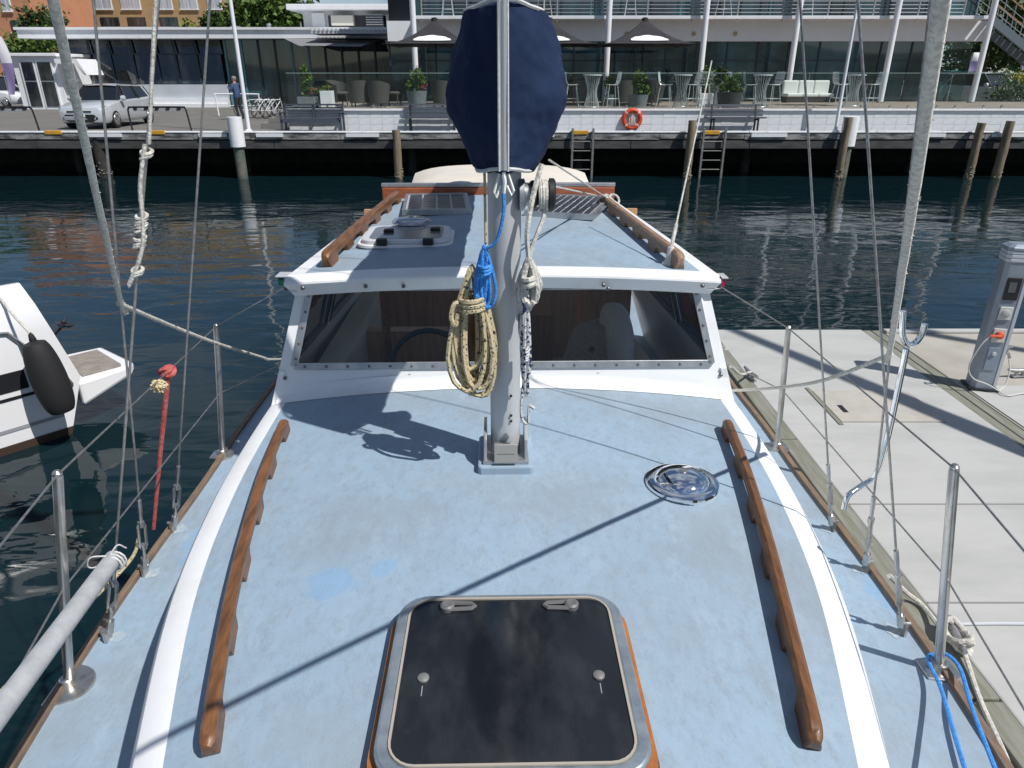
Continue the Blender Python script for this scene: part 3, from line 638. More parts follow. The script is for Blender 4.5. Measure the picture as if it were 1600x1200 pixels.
# ================================================================== THINGS ON AND AROUND THE BOAT
def wob(p, a): return Vector(p) + Vector((random.uniform(-a, a), random.uniform(-a, a), random.uniform(-a, a)))
mw = BM @ Vector((mx_, my_, 0)); MX, MYW = mw.x, mw.y
# sail cover: loft of sections from the zip in front of the mast to the boom end
cov = thing('sail_cover', 'navy blue canvas sail cover zipped round the mast above the deck', 'sail cover', (MX, MYW, 2.9))
SEC = [(-.03, 2.998), (-.060, 2.980), (-.090, 2.955), (-.112, 3.005), (-.140, 3.055), (-.160, 3.105), (-.166, 3.145), (-.156, 3.205), (-.140, 3.27), (-.122, 3.325), (-.106, 3.360), (-.05, 3.370), (0, 3.374)]
def cover_pt(kx, y, dzz, kz=1.0):
    out = []
    full = SEC + [(-a, b_) for a, b_ in SEC[-2::-1]]
    for i, (x, z) in enumerate(full):
        sgn = 1.07 if x > 0 else 1
        out.append(((x * sgn) * kx, y, 3.13 + (z - 3.13) * kz + dzz - 2.9))
    return out
st = [(-.158, .05, 1.0), (-.150, .12, 1.0), (-.120, .34, 1.0), (-.085, .58, 1.0), (-.045, .82, 1.0), (.0, .96, 1.0), (.06, 1.0, 1.0), (.3, .98, .97), (.8, .93, .92), (1.5, .85, .82), (2.2, .72, .68), (2.7, .55, .5), (2.78, .2, .3)]
vs = []; nr = len(cover_pt(1, 0, 0))
rr = random.Random(3)
for k, (y, kx, kz) in enumerate(st):
    for i, p in enumerate(cover_pt(kx, y, -.0 if y < .4 else -.07 * (y - .3) / 2.5, kz)):
        j = .006 if 2 < k < len(st) - 1 else 0
        lowf = 0
        vs.append((p[0] + rr.uniform(-j, j), p[1] + rr.uniform(-j, j), p[2] + rr.uniform(-j, j) + (0 if k > 3 else -lowf * (3 - k) / 3)))
fs = [(a * nr + i, a * nr + (i + 1) % nr, (a + 1) * nr + (i + 1) % nr, (a + 1) * nr + i) for a in range(len(st) - 1) for i in range(nr)]
fs.append(tuple((len(st) - 1) * nr + i for i in range(nr)))
cb = MB().add(vs, fs).build('cover_body', NAVY, cov); sm = cb.modifiers.new('sub', 'SUBSURF'); sm.levels = sm.render_levels = 3; sm.subdivision_type = 'SIMPLE'
tx = bpy.data.textures.new('folds', 'CLOUDS'); tx.noise_scale = .11; tx.noise_depth = 2
sm2 = cb.modifiers.new('even', 'SMOOTH'); sm2.factor = .5; sm2.iterations = 10
dm = cb.modifiers.new('folds', 'DISPLACE'); dm.texture = tx; dm.strength = .03; dm.mid_level = .5; dm.texture_coords = 'LOCAL'
cb.data.polygons.foreach_set('use_smooth', [True] * len(cb.data.polygons))
for s in (-1, 1):
    z0, z1 = .085, .476
    MB().tube([(s * .0115, -.171, .068), (s * .012, -.173, .2), (s * .0115, -.169, z1 - .006)], .0034, 6).build('zip_piping', PIPE, cov)
    top = [(s * .012, -.166, .474), (s * .042, -.124, .468), (s * .066, -.080, .462), (s * .09, -.042, .458), (s * .103, .0, .456), (s * .107, .06, .454)]
    MB().tube(smooth_path(top, 5), .0055, 6).build('top_piping', PIPE, cov)
    bot = [(s * .012, -.168, .074), (s * .036, -.132, .068), (s * .056, -.096, .060), (s * .074, -.054, .056), (s * .080, -.004, .058)]
    MB().tube(smooth_path(bot, 5), .0055, 6).build('bottom_piping', PIPE, cov)
zp = MB()
for k in range(75): zp.box(-.0032, .0032, -.1755, -.173, .075 + k * .0053, .0735 + k * .0053)
zp.box(-.0095, .0095, -.173, -.150, .070, .472); zp_ = zp.build('zip', M('zip_grey', (.50, .51, .52), .5, .3), cov, False)
MB().tube([(0, -.163, .065), (.003, -.170, .04), (0, -.166, .012)], .006, 6).tube([(-.012, -.153, .06), (-.026, -.16, .012), (-.020, -.165, .0), (-.008, -.16, .03)], .0035, 5).tube([(.012, -.153, .06), (.027, -.16, .016), (.021, -.165, .004), (.008, -.16, .03)], .0035, 5).build('zip_tie', M('pale_cord', (.75, .75, .73), .7), cov)

def coil(name, label, top, length, width, n, r, mat, seed, neck=.25, depth=.03, tail=None, wraps=4, cat='rope coil'):
    q = random.Random(seed); t = thing(name, label, cat, top); base = Vector(top)
    for k in range(n):
        L_ = length * q.uniform(.78, 1.02); w_ = width * q.uniform(.45, 1.0) / 2; ox = q.uniform(-.25, .25) * width; oy = q.uniform(-1, 1) * depth; pts = []
        for i in range(22):
            a = 2 * math.pi * i / 22; zz = -L_ * (.5 - .5 * math.cos(a)); d_ = -zz / L_
            wd = w_ * math.sin(a) * (.35 + .9 * d_); pts.append((wd + ox * min(1, d_ * 1.4), oy * (.3 + d_) + q.uniform(-.003, .003), zz + q.uniform(-.004, .004)))
        MB().tube(pts, r, 6, closed=True).build('loop', mat, t)
    wr = MB(); pts = []
    for i in range(wraps * 12): a = 2 * math.pi * i / 12; pts.append((math.cos(a) * (width * .30), math.sin(a) * (depth + .012) - .004, -length * neck + (i / 12 - wraps / 2) * r * 1.9))
    wr.tube(pts, r, 6); wr.build('wrapping_turn', mat, t)
    if tail: MB().tube(smooth_path(tail, 6), r, 6).build('tail', mat, t)
    return t
yf = MYW - .075
pc = V(737, 418, yf - .01)
coil('rope_coil', 'cream rope coil with black flecks hanging left of the mast', pc, .40, .125, 14, .0074, ROPEY, 5, .27, .034, [(-.02, -.02, -.11), (-.05, -.03, -.10), (-.062, -.035, -.14), (-.05, -.035, -.165), (-.042, -.03, -.13)], 3)
pb_ = V(757, 385, yf - .035)
coil('rope_coil', 'bright blue rope coil hung against the left of the mast', pb_, .19, .055, 7, .0052, ROPEB, 9, .35, .018, [(.0, 0, -.01), (.035, -.01, .02), (.055, -.02, .10), (.055, -.02, .18), (.058, -.015, .42), (.055, .0, .55)], 3)
pr_ = V(826, 405, yf - .01)
coil('rope_coil', 'thick grey white rope looped on the cleat right of the mast', pr_, .145, .06, 4, .0085, ROPEW, 12, .45, .02, [(.0, 0, .0), (-.005, .0, .08), (.01, .02, .17), (.035, .045, .26)], 2)
ps_ = V(822, 440, yf - .02)
coil('rope_coil', 'white and navy flecked rope hanging low right of the mast', ps_, .36, .03, 4, .005, ROPES, 15, .62, .012, [(.0, 0, -.28), (-.012, -.01, -.38), (-.01, -.012, -.44), (.008, -.012, -.455), (.012, -.01, -.40), (.03, -.012, -.405)], 5)
cbn = MB().lathe([(.012, -.03), (.016, -.01), (.016, .02), (.008, .035)], V(790, 352, yf - .03), 'z', 10)
# halyards down the mast front
a = V(757, 262, yf); b_ = V(759, 392, yf)
tag(MB().tube([a + Vector((0, .02, .3)), a, b_], .0045, 6).build('halyard', ROPEY), 'thin flecked halyard dropping behind the blue coil left of the mast', 'rope')
wv = BM @ wc
wr = MB(); pts = []
for i in range(44): t_ = 2 * math.pi * i / 14; pts.append((wv.x + .056 + i * .0006, wv.y + .037 * math.cos(t_), wv.z + .037 * math.sin(t_)))
e = V(824, 412, yf); pts += [(wv.x + .07, wv.y - .03, wv.z - .06), tuple(e.lerp(Vector((wv.x + .06, wv.y - .03, wv.z - .06)), .4)), tuple(e)]
tag(MB().tube(pts, .0062, 6).build('halyard', ROPEW), 'white halyard wrapped on the black winch and led down to the cleat', 'rope')
def rope(name, label, pts, r, mat, n=8, sm=6, cat='rope'):
    return tag(MB().tube(smooth_path(pts, sm) if sm else pts, r, 8).build(name, mat), label, cat)
# lines from the boom to the roof rail
k0 = BM @ Vector(((BL(U(942, 311, 2.53))).x, BL(U(942, 311, 2.53)).y, 2.55))
rope('boom_line', 'upper white cord from the sail cover to the weathered roof rail', [V(858, 250, 2.6), k0], .004, ROPEW, sm=0)
rope('boom_line', 'lower white cord from the mast to the weathered roof rail', [V(855, 289, 2.6), k0 + Vector((-.04, 0, .0))], .004, ROPEW, sm=0)
kn = MB()
for i in range(4): kn.tube([k0 + Vector((.03 * math.cos(t) + i * .022, .03 * math.sin(t) * .8, -.025 - .028 * math.sin(t + i))) for t in [2 * math.pi * j / 12 for j in range(12)]], .0075, 6, closed=True)
tag(kn.build('rope_lashing', ROPEW), 'white rope lashing knotted round the end of the roof rail', 'rope')
# jib sheets: from the clew above the viewer to the shrouds, then aft
def on_shroud(key, py):
    a, b_ = BM @ SHL[key][0], BM @ SHL[key][1]
    for k in range(4000):
        p = a.lerp(b_, k / 4000)
        if proj(p)[1] <= py: return p
def frayed(pts, r, seed):
    q = random.Random(seed); P_ = smooth_path(pts, 14); m = MB()
    m.tube([wob(p, r * .06) for p in P_], [r * q.uniform(.97, 1.03) for _ in P_], 10)
    for _ in range(240):
        i = q.randrange(1, len(P_) - 1); p = P_[i]; d = (P_[i + 1] - P_[i - 1]).normalized(); s_ = d.orthogonal().normalized(); s_.rotate(Matrix.Rotation(q.uniform(0, 6.28), 3, d))
        m.tube([p + s_ * r * .85, p + s_ * r * 1.28 + d * q.uniform(-.01, .01)], [.0012, .0006], 3)
    return m
kL = on_shroud('l2', 478); kR = on_shroud('r2', 556)
tL = D(74, -40, .86)
def shadow_off(p): s_ = p - SUN * ((p.z - 2.0) / SUN.z); return s_.y - 2.1 - .673 * (s_.x - .895)
tR = min((D(1478, -40, .5 + .01 * k) for k in range(200)), key=lambda p: abs(shadow_off(p)))

s1 = thing('jib_sheet', 'frayed white jib sheet coming down on the left and bent at the shroud', 'rope', kL)
frayed([(tL - kL) * 1.8, tL - kL, (tL - kL) * .5 + Vector((0, .0, -.004)), Vector((.012, -.018, 0)), Vector((.016, -.004, -.004))], .0070, 1).build('upper_run', ROPEG, s1)
eL = V(408, 558, 3.25); frayed([Vector((.012, -.014, .012)), Vector((.02, 0, -.006)), (eL - kL) * .5 + Vector((0, 0, -.012)), eL - kL, V(424, 562, 3.5) - kL, V(470, 560, 4.6) - kL], .0072, 2).build('aft_run', ROPEW, s1)
s2 = thing('jib_sheet', 'frayed grey jib sheet coming down on the right over the pontoon', 'rope', kR)
frayed([(tR - kR) * 2.1, tR - kR, (tR - kR) * .5 + Vector((0, 0, -.004)), Vector((-.012, -.016, 0)), Vector((-.014, -.004, -.004))], .0080, 3).build('upper_run', ROPEG, s2)
eR = V(1150, 610, 2.9); frayed([Vector((-.012, -.014, .010)), Vector((-.02, 0, -.006)), (V(1270, 598, 2.4) - kR), eR - kR, V(1120, 606, 3.4) - kR, V(1080, 590, 4.4) - kR], .0066, 4).build('aft_run', ROPEG, s2)
# lazy line knotted on the forward left shroud
sh_a = [on_shroud('l1', y) for y in (-20, 120, 225)]
ll = thing('lazy_line', 'white line knotted in a string of hitches on the front left shroud', 'rope', sh_a[2])
off = Vector((.006, -.008, 0))
MB().tube([p - sh_a[2] + off + Vector((-.01 + .006 * i, 0, 0)) for i, p in enumerate(sh_a)] , .0045, 6).build('line_run', ROPEW, ll)
pth = [on_shroud('l1', y) - sh_a[2] + Vector((dx_, -.012, 0)) for y, dx_ in ((225, 0), (290, -.004), (330, .006), (352, .010), (372, .014), (392, .012), (415, .004), (430, -.006), (446, -.014), (430, -.004), (418, .002))]
MB().tube(smooth_path(pth, 6), .0052, 6).build('line_tail', ROPEW, ll)
for y, n_ in ((238, 2), (338, 3), (352, 2), (372, 3), (422, 2)):
    for i in range(n_):
        c = on_shroud('l1', y + i * 7) - sh_a[2]; MB().tube([c + Vector((.013 * math.cos(t), .013 * math.sin(t), .005 * math.sin(t + i))) for t in [2 * math.pi * j / 10 for j in range(10)]], .0048, 6, closed=True).build('hitch', ROPEW, ll)
# red rope and sponge tied on the lifeline
ln, lf = BM @ STN['ln'][1], BM @ STN['lf'][1]
def on_line(px):
    for k in range(2000):
        p = ln.lerp(lf, k / 2000)
        if proj(p)[0] >= px: return p
rp = on_line(262); rb = BM @ deckpt(240, 826)
t = thing('tie_rope', 'faded red rope stretched from the left lifeline to the gunwale', 'rope', rp)
MB().tube([Vector((.0, -.004, -.015)), (rb - rp) * .5, rb - rp], [.0095, .008, .007], 8).build('rope_run', ROPER, t)
for i in range(3): MB().tube([Vector((.004 + .02 * math.cos(a_) - .006 * i, .012 * math.sin(a_), .014 * math.sin(a_ + i * 1.3) + .002)) for a_ in [2 * math.pi * j / 12 for j in range(12)]], .0085, 7, closed=True).build('knot_turn', ROPER, t)
yp = on_line(247); m = MB(); q = random.Random(2)
for i in range(90):
    d_ = Vector((q.gauss(0, 1), q.gauss(0, 1), q.gauss(0, 1))).normalized(); m.tube([d_ * .006, d_ * .017 + Vector((0, 0, -.004)), d_ * .024 + Vector((q.uniform(-.006, .006), 0, -.008))], [.005, .0045, .003], 5)
o = m.build('cord_bundle', M('yellow_frayed_cord', (.58, .44, .20), .9, col2=(.62, .55, .40), scale=60)); o.location = yp + Vector((0, 0, -.012)); tag(o, 'tuft of frayed yellow cord tied beside the red knot on the lifeline', 'cord')
# whisker pole lashed to the shroud
pa, pb2 = D(178, 872, 2.02), D(-40, 1165, 1.34)
po = thing('whisker_pole', 'grey aluminium pole lying along the left rail, tied to the shroud', 'pole', pb2)
MB().tube([Vector(), pa - pb2], .0245, 20).build('pole_tube', M('dull_aluminium', (.56, .57, .58), .55, .3, col2=(.42, .43, .44), scale=18, bump=.15, bscale=50, bdist=.003), po)
for i in range(3): MB().tube([pa - pb2 + Vector((.012 + .026 * math.cos(a_), .012 * i - .03, .026 * math.sin(a_))) for a_ in [2 * math.pi * j / 12 for j in range(12)]], .003, 5, closed=True).build('lashing_turn', PIPE, po)
MB().tube(smooth_path([pa - pb2 + Vector(v_) for v_ in ((-.0, -.03, .03), (-.03, -.05, .04), (-.045, -.05, .01), (-.03, -.04, .0), (0, -.02, .02), (.02, .0, .045), (.03, .02, .02))], 5), .0022, 5).build('lashing_bow', PIPE, po)
rope('mooring_line', 'old cream line sagging behind the grey pole at the left rail', [BM @ deckpt(232, 850) + Vector((-.03, 0, .03)), D(200, 880, 2.3), D(95, 985, 2.15), D(0, 1082, 2.0), D(-60, 1150, 1.9)], .006, ROPEY)
# blue line on the near right stanchion
nb = BM @ STN['rn'][0]
t = thing('blue_line', 'bright blue line looped round the near right stanchion base', 'rope', nb)
MB().tube(smooth_path([Vector((.015, .02, .03)), Vector((-.02, .025, .035)), Vector((-.035, -.005, .03)), D(1470, 1075, 1.95) - nb, D(1492, 1150, 1.75) - nb, D(1512, 1215, 1.6) - nb], 6), .0058, 7).build('inner_end', ROPEB, t)
MB().tube(smooth_path([Vector((-.02, .025, .035)), Vector((.02, .022, .045)), D(1500, 1045, 2.02) - nb, D(1520, 1110, 1.85) - nb, D(1560, 1215, 1.65) - nb], 6), .0058, 7).build('outer_end', ROPEB, t)
# bent steel crutch on the gunwale
gb = U(1318, 796, 1.52)
cr_ = thing('steel_crutch', 'polished bent steel post with a U shaped fork on the right gunwale', 'crutch', gb)
g1 = [gb, V(1325, 775, gb.y + .02), V(1345, 760, gb.y + .05), V(1368, 742, gb.y + .06), V(1385, 690, gb.y + .06), V(1408, 585, gb.y + .06), V(1416, 545, gb.y + .06)]
MB().tube([p - gb for p in smooth_path(g1, 6)], .0125, 12).build('crutch_post', CHROME, cr_)
g2 = [V(px, py, gb.y + .06) - gb for px, py in ((1411, 486), (1410, 505), (1410, 522), (1415, 535), (1424, 539), (1434, 532), (1441, 520), (1445, 506))]
MB().tube(smooth_path(g2, 5), .0118, 12).build('crutch_fork', CHROME, cr_)
# pillows and fender
def pillow(name, label, c, sx_, sy_, sz_, rot, mat):
    def f(u, v):
        a = 2 * math.pi * u; b2 = math.pi * (v - .5); e = .45
        g = lambda t_: math.copysign(abs(t_) ** e, t_)
        return (sx_ * g(math.cos(a)) * max(.02, math.cos(b2)) ** .6, sy_ * g(math.sin(a)) * max(.02, math.cos(b2)) ** .6, sz_ * math.sin(b2))
    o = MB().grid(f, 24, 10).build(name, mat); o.location = c; o.rotation_euler = rot; return tag(o, label, 'cushion')
CORD = M('beige_corduroy', (.40, .33, .27), .9, col2=(.30, .24, .20), scale=60, bump=.8, bscale=90, bdist=.004)
pillow('cushion', 'beige ribbed cushion lying in front inside the pilothouse', V(926, 552, 3.55), .15, .17, .06, (R(48), R(8), R(-22)), CORD)
pillow('cushion', 'smaller pale cushion propped behind the ribbed one in the pilothouse', V(935, 528, 3.85), .11, .11, .05, (R(60), R(-10), R(20)), M('pale_weave', (.45, .40, .36), .9, col2=(.36, .32, .29), scale=70))
def fender(label, c, L_, r_, axis, mat, name='boat_fender'):
    t_ = thing(name, label, 'fender', c)
    n = 24; ex = .22 if mat is RUBBER else .45; prof = [(max(.002, r_ * math.sin(math.pi * i / n) ** ex * (1 - (.12 * i / n if mat is RUBBER else 0))), -L_ / 2 + L_ * i / n) for i in range(n + 1)]
    MB().lathe(prof, (0, 0, 0), axis, 24).build('fender_body', mat, t_); return t_
WF = M('white_vinyl', (.66, .67, .68), .4, col2=(.52, .56, .60), scale=8, thr=(.5, .8))
fe = fender('white fender hanging outside the right side window of the pilothouse', V(1084, 512, 3.95), .34, .115, 'y', WF)
rope('mooring_line', 'white line running aft under the fender outside the right window', [V(1070, 508, 3.6), V(1100, 528, 3.3), V(1135, 545, 3.05)], .008, ROPEW)
# ---- pontoon things
def cleat(label, p, rz_):
    t_ = thing('dock_cleat', label, 'cleat', p, rz_, 'cleats on the pontoons'); G = M('galvanised', (.42, .43, .44), .45, .7, col2=(.3, .3, .31), scale=20)
    MB().tube([(-.13, 0, .075), (-.06, 0, .06), (.06, 0, .06), (.13, 0, .075)], [.012, .02, .02, .012], 10).build('cleat_horn', G, t_)
    for s in (-1, 1): MB().tube([(s * .035, 0, 0), (s * .03, 0, .06)], .016, 8).build('cleat_leg', G, t_)
    MB().box(-.08, .08, -.03, .03, 0, .012).build('cleat_base', G, t_, False, .004); return t_
c1 = U(1172, 592, PZ); cleat('grey cleat on the pontoon edge near the far right stanchion', c1, R(100))
c2 = U(1490, 1008, PZ); cleat('grey cleat wrapped in white rope behind the near right stanchion', c2, R(75))
c3 = U(1592, 588, PZ); cleat('grey cleat beside the power post at the right edge', c3, R(5))
rope('mooring_line', 'white mooring line from the boat to the far cleat', [U(1140, 575, 1.35) if 0 else V(1142, 572, 4.2), V(1158, 585, 4.9), c1 + Vector((0, 0, .07)), c1 + Vector((.03, -.1, .05))], .011, ROPEW)
t = thing('mooring_rope', 'thick white mooring rope piled on the near cleat and led along the pontoon', 'rope', c2)
q = random.Random(8)
for i in range(6): MB().tube([(.055 * math.cos(a_) * q.uniform(.8, 1.1), .09 * math.sin(a_) * q.uniform(.8, 1.1), .04 + .009 * i + .02 * math.sin(a_ * 2 + i)) for a_ in [2 * math.pi * j / 14 for j in range(14)]], .013, 7, closed=True).build('rope_turn', ROPEW, t)
MB().tube(smooth_path([Vector((-.05, .05, .06)), U(1440, 945, PZ + .03) - c2, U(1415, 925, PZ + .1) - c2, U(1390, 900, PZ + .4) - c2], 6), .013, 7).build('rope_lead', ROPEW, t)
MB().tube(smooth_path([Vector((.0, -.05, .05)), U(1530, 1090, PZ + .02) - c2, U(1570, 1180, PZ + .02) - c2, U(1600, 1260, PZ + .02) - c2], 6), .012, 7).build('rope_end', ROPEW, t)
rope('dock_line', 'thin pale line lying across the pontoon from the near cleat', [U(1500, 975, PZ + .01), U(1560, 974, PZ + .01), U(1640, 975, PZ + .01)], .009, M('pale_line', (.5, .52, .55), .8))
# power post
pbp = U(1530, 604, PZ); PB = M('post_blue_grey', (.28, .33, .39), .4, .3, col2=(.24, .28, .33), scale=6); PW_ = M('post_pale', (.50, .54, .58), .4, .2)
ped = thing('power_post', 'blue grey marina power and water post standing on the right pontoon', 'power post', pbp, R(-12))
HP = 1.19
sect = [(-.10, -.055), (-.07, -.085), (.07, -.085), (.10, -.055), (.10, .07), (.07, .09), (-.07, .09), (-.10, .07)]
MB().prism(sect, .0, HP).build('post_body', PB, ped, False, .006)
MB().box(-.125, .125, -.115, .115, .0, .018).build('post_foot', BLACK, ped, False, .004)
cap = MB()
for k in range(3): cap.prism([(x * 1.10, y * 1.10) for x, y in sect], HP + .004 + k * .034, HP + .028 + k * .034)
cap.prism([(x * 1.0, y * 1.0) for x, y in sect], HP - .002, HP + .098); cap.build('lamp_louvre', PW_, ped, False, .003)
MB().add([(x * 1.16, y * 1.16, HP + .1) for x, y in sect] + [(x * 1.16, y * 1.16, HP + .125) for x, y in sect] + [(x * .75, y * .75, HP + .15) for x, y in sect], [tuple(range(8))[::-1]] + [(8 * k + i, 8 * k + (i + 1) % 8, 8 * k + 8 + (i + 1) % 8, 8 * k + 8 + i) for k in range(2) for i in range(8)] + [tuple(range(16, 24))]).build('post_cap', PB, ped, False, .004)
MB().box(.072, .098, -.089, -.0865, .05, HP - .05).build('corner_strip', PW_, ped, False)
MB().box(-.06, .055, -.097, -.086, .86, 1.06).build('meter_window', BLACK, ped, False, .008)
MB().box(-.038, .02, -.1, -.0975, .93, 1.02).build('meter_dial', M('meter_grey', (.10, .11, .12), .25), ped, False)
k = MB().box(-.055, .05, -.100, -.086, .68, .80).build('socket_plate', M('socket_cream', (.55, .55, .52), .5), ped, False, .006); MB().lathe([(.036, -.1), (.036, -.112), (.03, -.116)], (-.002, 0, .742), 'y', 18).build('socket_lid', M('lid_grey', (.4, .41, .4), .5), k)
k = MB().box(-.055, .05, -.100, -.086, .47, .60).build('socket_plate', M('socket_cream', (.55, .55, .52), .5), ped, False, .006)
OR = M('orange_plug', (.62, .09, .03), .5)
MB().lathe([(.03, -.098), (.034, -.12), (.03, -.14), (.016, -.15)], (-.01, 0, .545), 'y', 16).tube([(-.01, -.15, .545), (-.06, -.165, .55), (-.10, -.16, .545)], [.012, .012, .015], 8).build('orange_plug', OR, k)
MB().box(-.05, .045, -.093, -.0855, .2, .42).build('instruction_label', M('label_blue', (.22, .27, .34), .4), ped, False, .003)
MB().lathe([(.02, -.093), (.018, -.105), (.006, -.108)], (-.0, 0, .36), 'y', 12).build('hose_connector', PW_, ped)
tp = MB().tube([(.10, 0, .34), (.16, 0, .34), (.175, 0, .30)], .014, 8).tube([(.145, 0, .34), (.145, 0, .40)], .008, 8).tube([(.115, 0, .405), (.18, 0, .405)], .008, 8); tp.build('water_tap', STEEL, ped)
def lead(name, label, pts, r, mat): return rope(name, label, [ped.matrix_basis @ Vector(p) for p in pts], r, mat)
bpy.context.view_layer.update()
lead('power_lead', 'thin white cable looping from the orange plug down the power post', [(-.10, -.16, .545), (-.16, -.17, .45), (-.2, -.16, .25), (-.13, -.14, .13), (0, -.13, .08), (.12, -.14, .02)], .006, M('white_cable', (.55, .55, .53), .5))
lead('water_hose', 'thin white hose hanging from the tap to the deck behind the power post', [(.175, 0, .29), (.20, -.02, .18), (.18, -.06, .06), (.12, -.12, .02), (.16, -.2, .012), (.35, -.1, .012), (.6, -.05, .012)], .006, M('white_cable', (.55, .55, .53), .5))
# ---- neighbouring motorboat on the left
def mp_(px, py, zc): return D(px, py, zc)
nbp = V(60, 640, 4.6); NB = thing('motorboat', 'white motorboat stern with black stripes and teak swim platform at left edge', 'motorboat', (nbp.x, nbp.y, 0))
O = Vector((nbp.x, nbp.y, 0)); GW = M('bright_gelcoat', (.80, .80, .81), .2, coat=.5); GB = M('black_gelcoat', (.02, .02, .024), .2, coat=.4)
# hull side runs away to the left; stern corner near px 105
sc_t = U(52, 452, 1.55); sc_b = U(108, 600, .35)
ax = (U(0, 470, 1.5) - U(52, 452, 1.5)); ax.z = 0
Wd = Vector((-.66, -.75, 0)).normalized(); Nd = Vector((.75, -.66, 0))          # forward along the hull, outward normal
cT = V(60, 446, 6.3); cB = V(110, 588, 6.0)

def hp(s, z, off=0): # point on hull side: s metres forward from the stern, height z
    st_ = U(126, 588, .55); base = Vector((st_.x, st_.y, 0)); rake = (z - .55) * .26 if z > .55 else (.55 - z) * .35
    return base + Wd * (s + rake) + Nd * (off + .0 * z - .03 * (z - .9) ** 2) + Vector((0, 0, z)) - O
zs = [-.3, .08, .3, .55, .8, 1.08, 1.32, 1.42, 1.5]
def hs(u, v): z = zs[round(v * 8)]; return hp(6 * u, z, 0 if z < 1.3 else -(z - 1.3) * .55)
MB().grid(hs, 10, 8).build('hull_side', GW, NB)
MB().grid(lambda u, v: hp(6 * u, -.02 + .10 * v, .012), 10, 2).build('boot_stripe', M('brown_antifoul', (.05, .03, .02), .6), NB)
bt = 1.50
def top(u, v): p = hp(6 * u, bt, -.11); return p - Nd * (.30 * v) - Vector((0, 0, .10 * v * v))
MB().grid(top, 10, 6).build('cockpit_coaming', GW, NB)
MB().grid(lambda u, v: hp(0, zs[round(v * 8)], 0 if zs[round(v * 8)] < 1.3 else -(zs[round(v * 8)] - 1.3) * .55) - Nd * 2.2 * u - Vector((0, 0, 0 if u < .1 else max(0, zs[round(v * 8)] - .95))), 4, 8).build('transom', GW, NB)
def strip(name, s0, s1, z0, z1, mat, off=.006, sk=0):
    MB().grid(lambda u, v: hp(s0 + (s1 - s0) * u + sk * v, z0 + (z1 - z0) * v, off), 6, 2).build(name, mat, NB)
strip('black_stripe', .42, 6, .58, .76, GB, .006, -.04); strip('black_line', .30, 6, .50, .53, GB); strip('black_line', .1, 6, .20, .235, M('grey_stripe', (.30, .31, .34), .3)); strip('black_mark', .62, 1.5, .93, 1.0, GB, .006, .05)
MB().tube([hp(6, 1.12, .012), hp(.42, 1.14, .014), hp(.33, 1.12, .014), hp(.12, .62, .014), hp(.07, .50, .014)], .016, 8).build('rub_rail', STEEL, NB)
pl = [hp(.02, .5, .02), hp(-.50, .50, -.06), hp(-.56, .50, -.14), hp(-.52, .50, -.86), hp(.02, .5, -.92)]
def plat(z0, z1, k=1.0):
    vs_ = []
    for z in (z0, z1): vs_ += [Vector((p.x, p.y, p.z + (z if z > -.1 else (-.25, -.10, -.09, -.09, -.24)[i]))) for i, p in enumerate(pl)]
    return MB().add(vs_, [(4, 3, 2, 1, 0), (5, 6, 7, 8, 9)] + [(i, (i + 1) % 5, 5 + (i + 1) % 5, 5 + i) for i in range(5)])
plat(-.22, .0).build('swim_platform', GW, NB, False, .03)
TG = M('grey_teak', (.30, .265, .235), .7, col2=(.22, .19, .17), scale=8)
for k in range(11):
    o_ = -.10 - .062 * k
    vs_ = [hp(-.06, .505, o_), hp(-.46 + (.02 if k else .04), .503, o_), hp(-.46 + .02, .503, o_ - .052), hp(-.06, .505, o_ - .052)]
    MB().add(vs_ + [v_ + Vector((0, 0, .008)) for v_ in vs_], [(3, 2, 1, 0), (4, 5, 6, 7)] + [(i, (i + 1) % 4, 4 + (i + 1) % 4, 4 + i) for i in range(4)]).build('teak_plank', TG, NB, False)
MB().lathe([(.02, 0), (.018, .008)], hp(.75, .42, .0), 'y', 10).build('skin_fitting', STEEL, NB)
for k, (dx_, dz_) in enumerate(((-.08, .03), (.11, -.01), (.03, .08))):
    c_ = V(98, 508, 7.3) - O; e_ = c_ + Vector((dx_, .02, dz_)); MB().tube([c_, c_.lerp(e_, .5), e_], [.012, .03, .005], 8).build('propeller_blade', GB, NB)
MB().lathe([(.02, -.04), (.03, 0), (.02, .04)], V(98, 508, 7.3) - O, 'y', 10).tube([V(98, 508, 7.3) - O, V(84, 524, 7.3) - O], .014, 8).build('propeller_hub', GB, NB)
fp = hp(.40, .62, .20) + O; fp = V(76, 590, fp.y)
fd = fender('large black fender hanging on a rope beside the white motorboat', fp, .72, .155, 'z', RUBBER)
fd.rotation_euler = (0, R(-7), 0)
MB().lathe([(.02, .33), (.03, .36), (.02, .41), (.012, .42)], (0, 0, 0), 'z', 10).build('fender_eye', RUBBER, fd)
ct = hp(.20, 1.505, -.14) + O
t = thing('fender_rope', 'grey twisted rope from the motorboat gunwale down to the black fender', 'rope', fp)
MB().tube(smooth_path([Vector((-.05, 0, .42)), (ct - fp) * .5 + Vector((0, -.02, 0)) + Vector((-.02, 0, .2)), ct - fp + Vector((0, 0, .01))], 6), .012, 8).build('rope_run', ROPEW, t)
for i in range(3): MB().tube([ct - fp + Vector((-.06, -.02, .02)) + Vector((.05 * math.cos(a_), .04 * math.sin(a_), .02 * i + .02 * math.sin(a_ * 2))) for a_ in [2 * math.pi * j / 12 for j in range(12)]], .013, 6, closed=True).build('rope_turn', ROPEW, t)
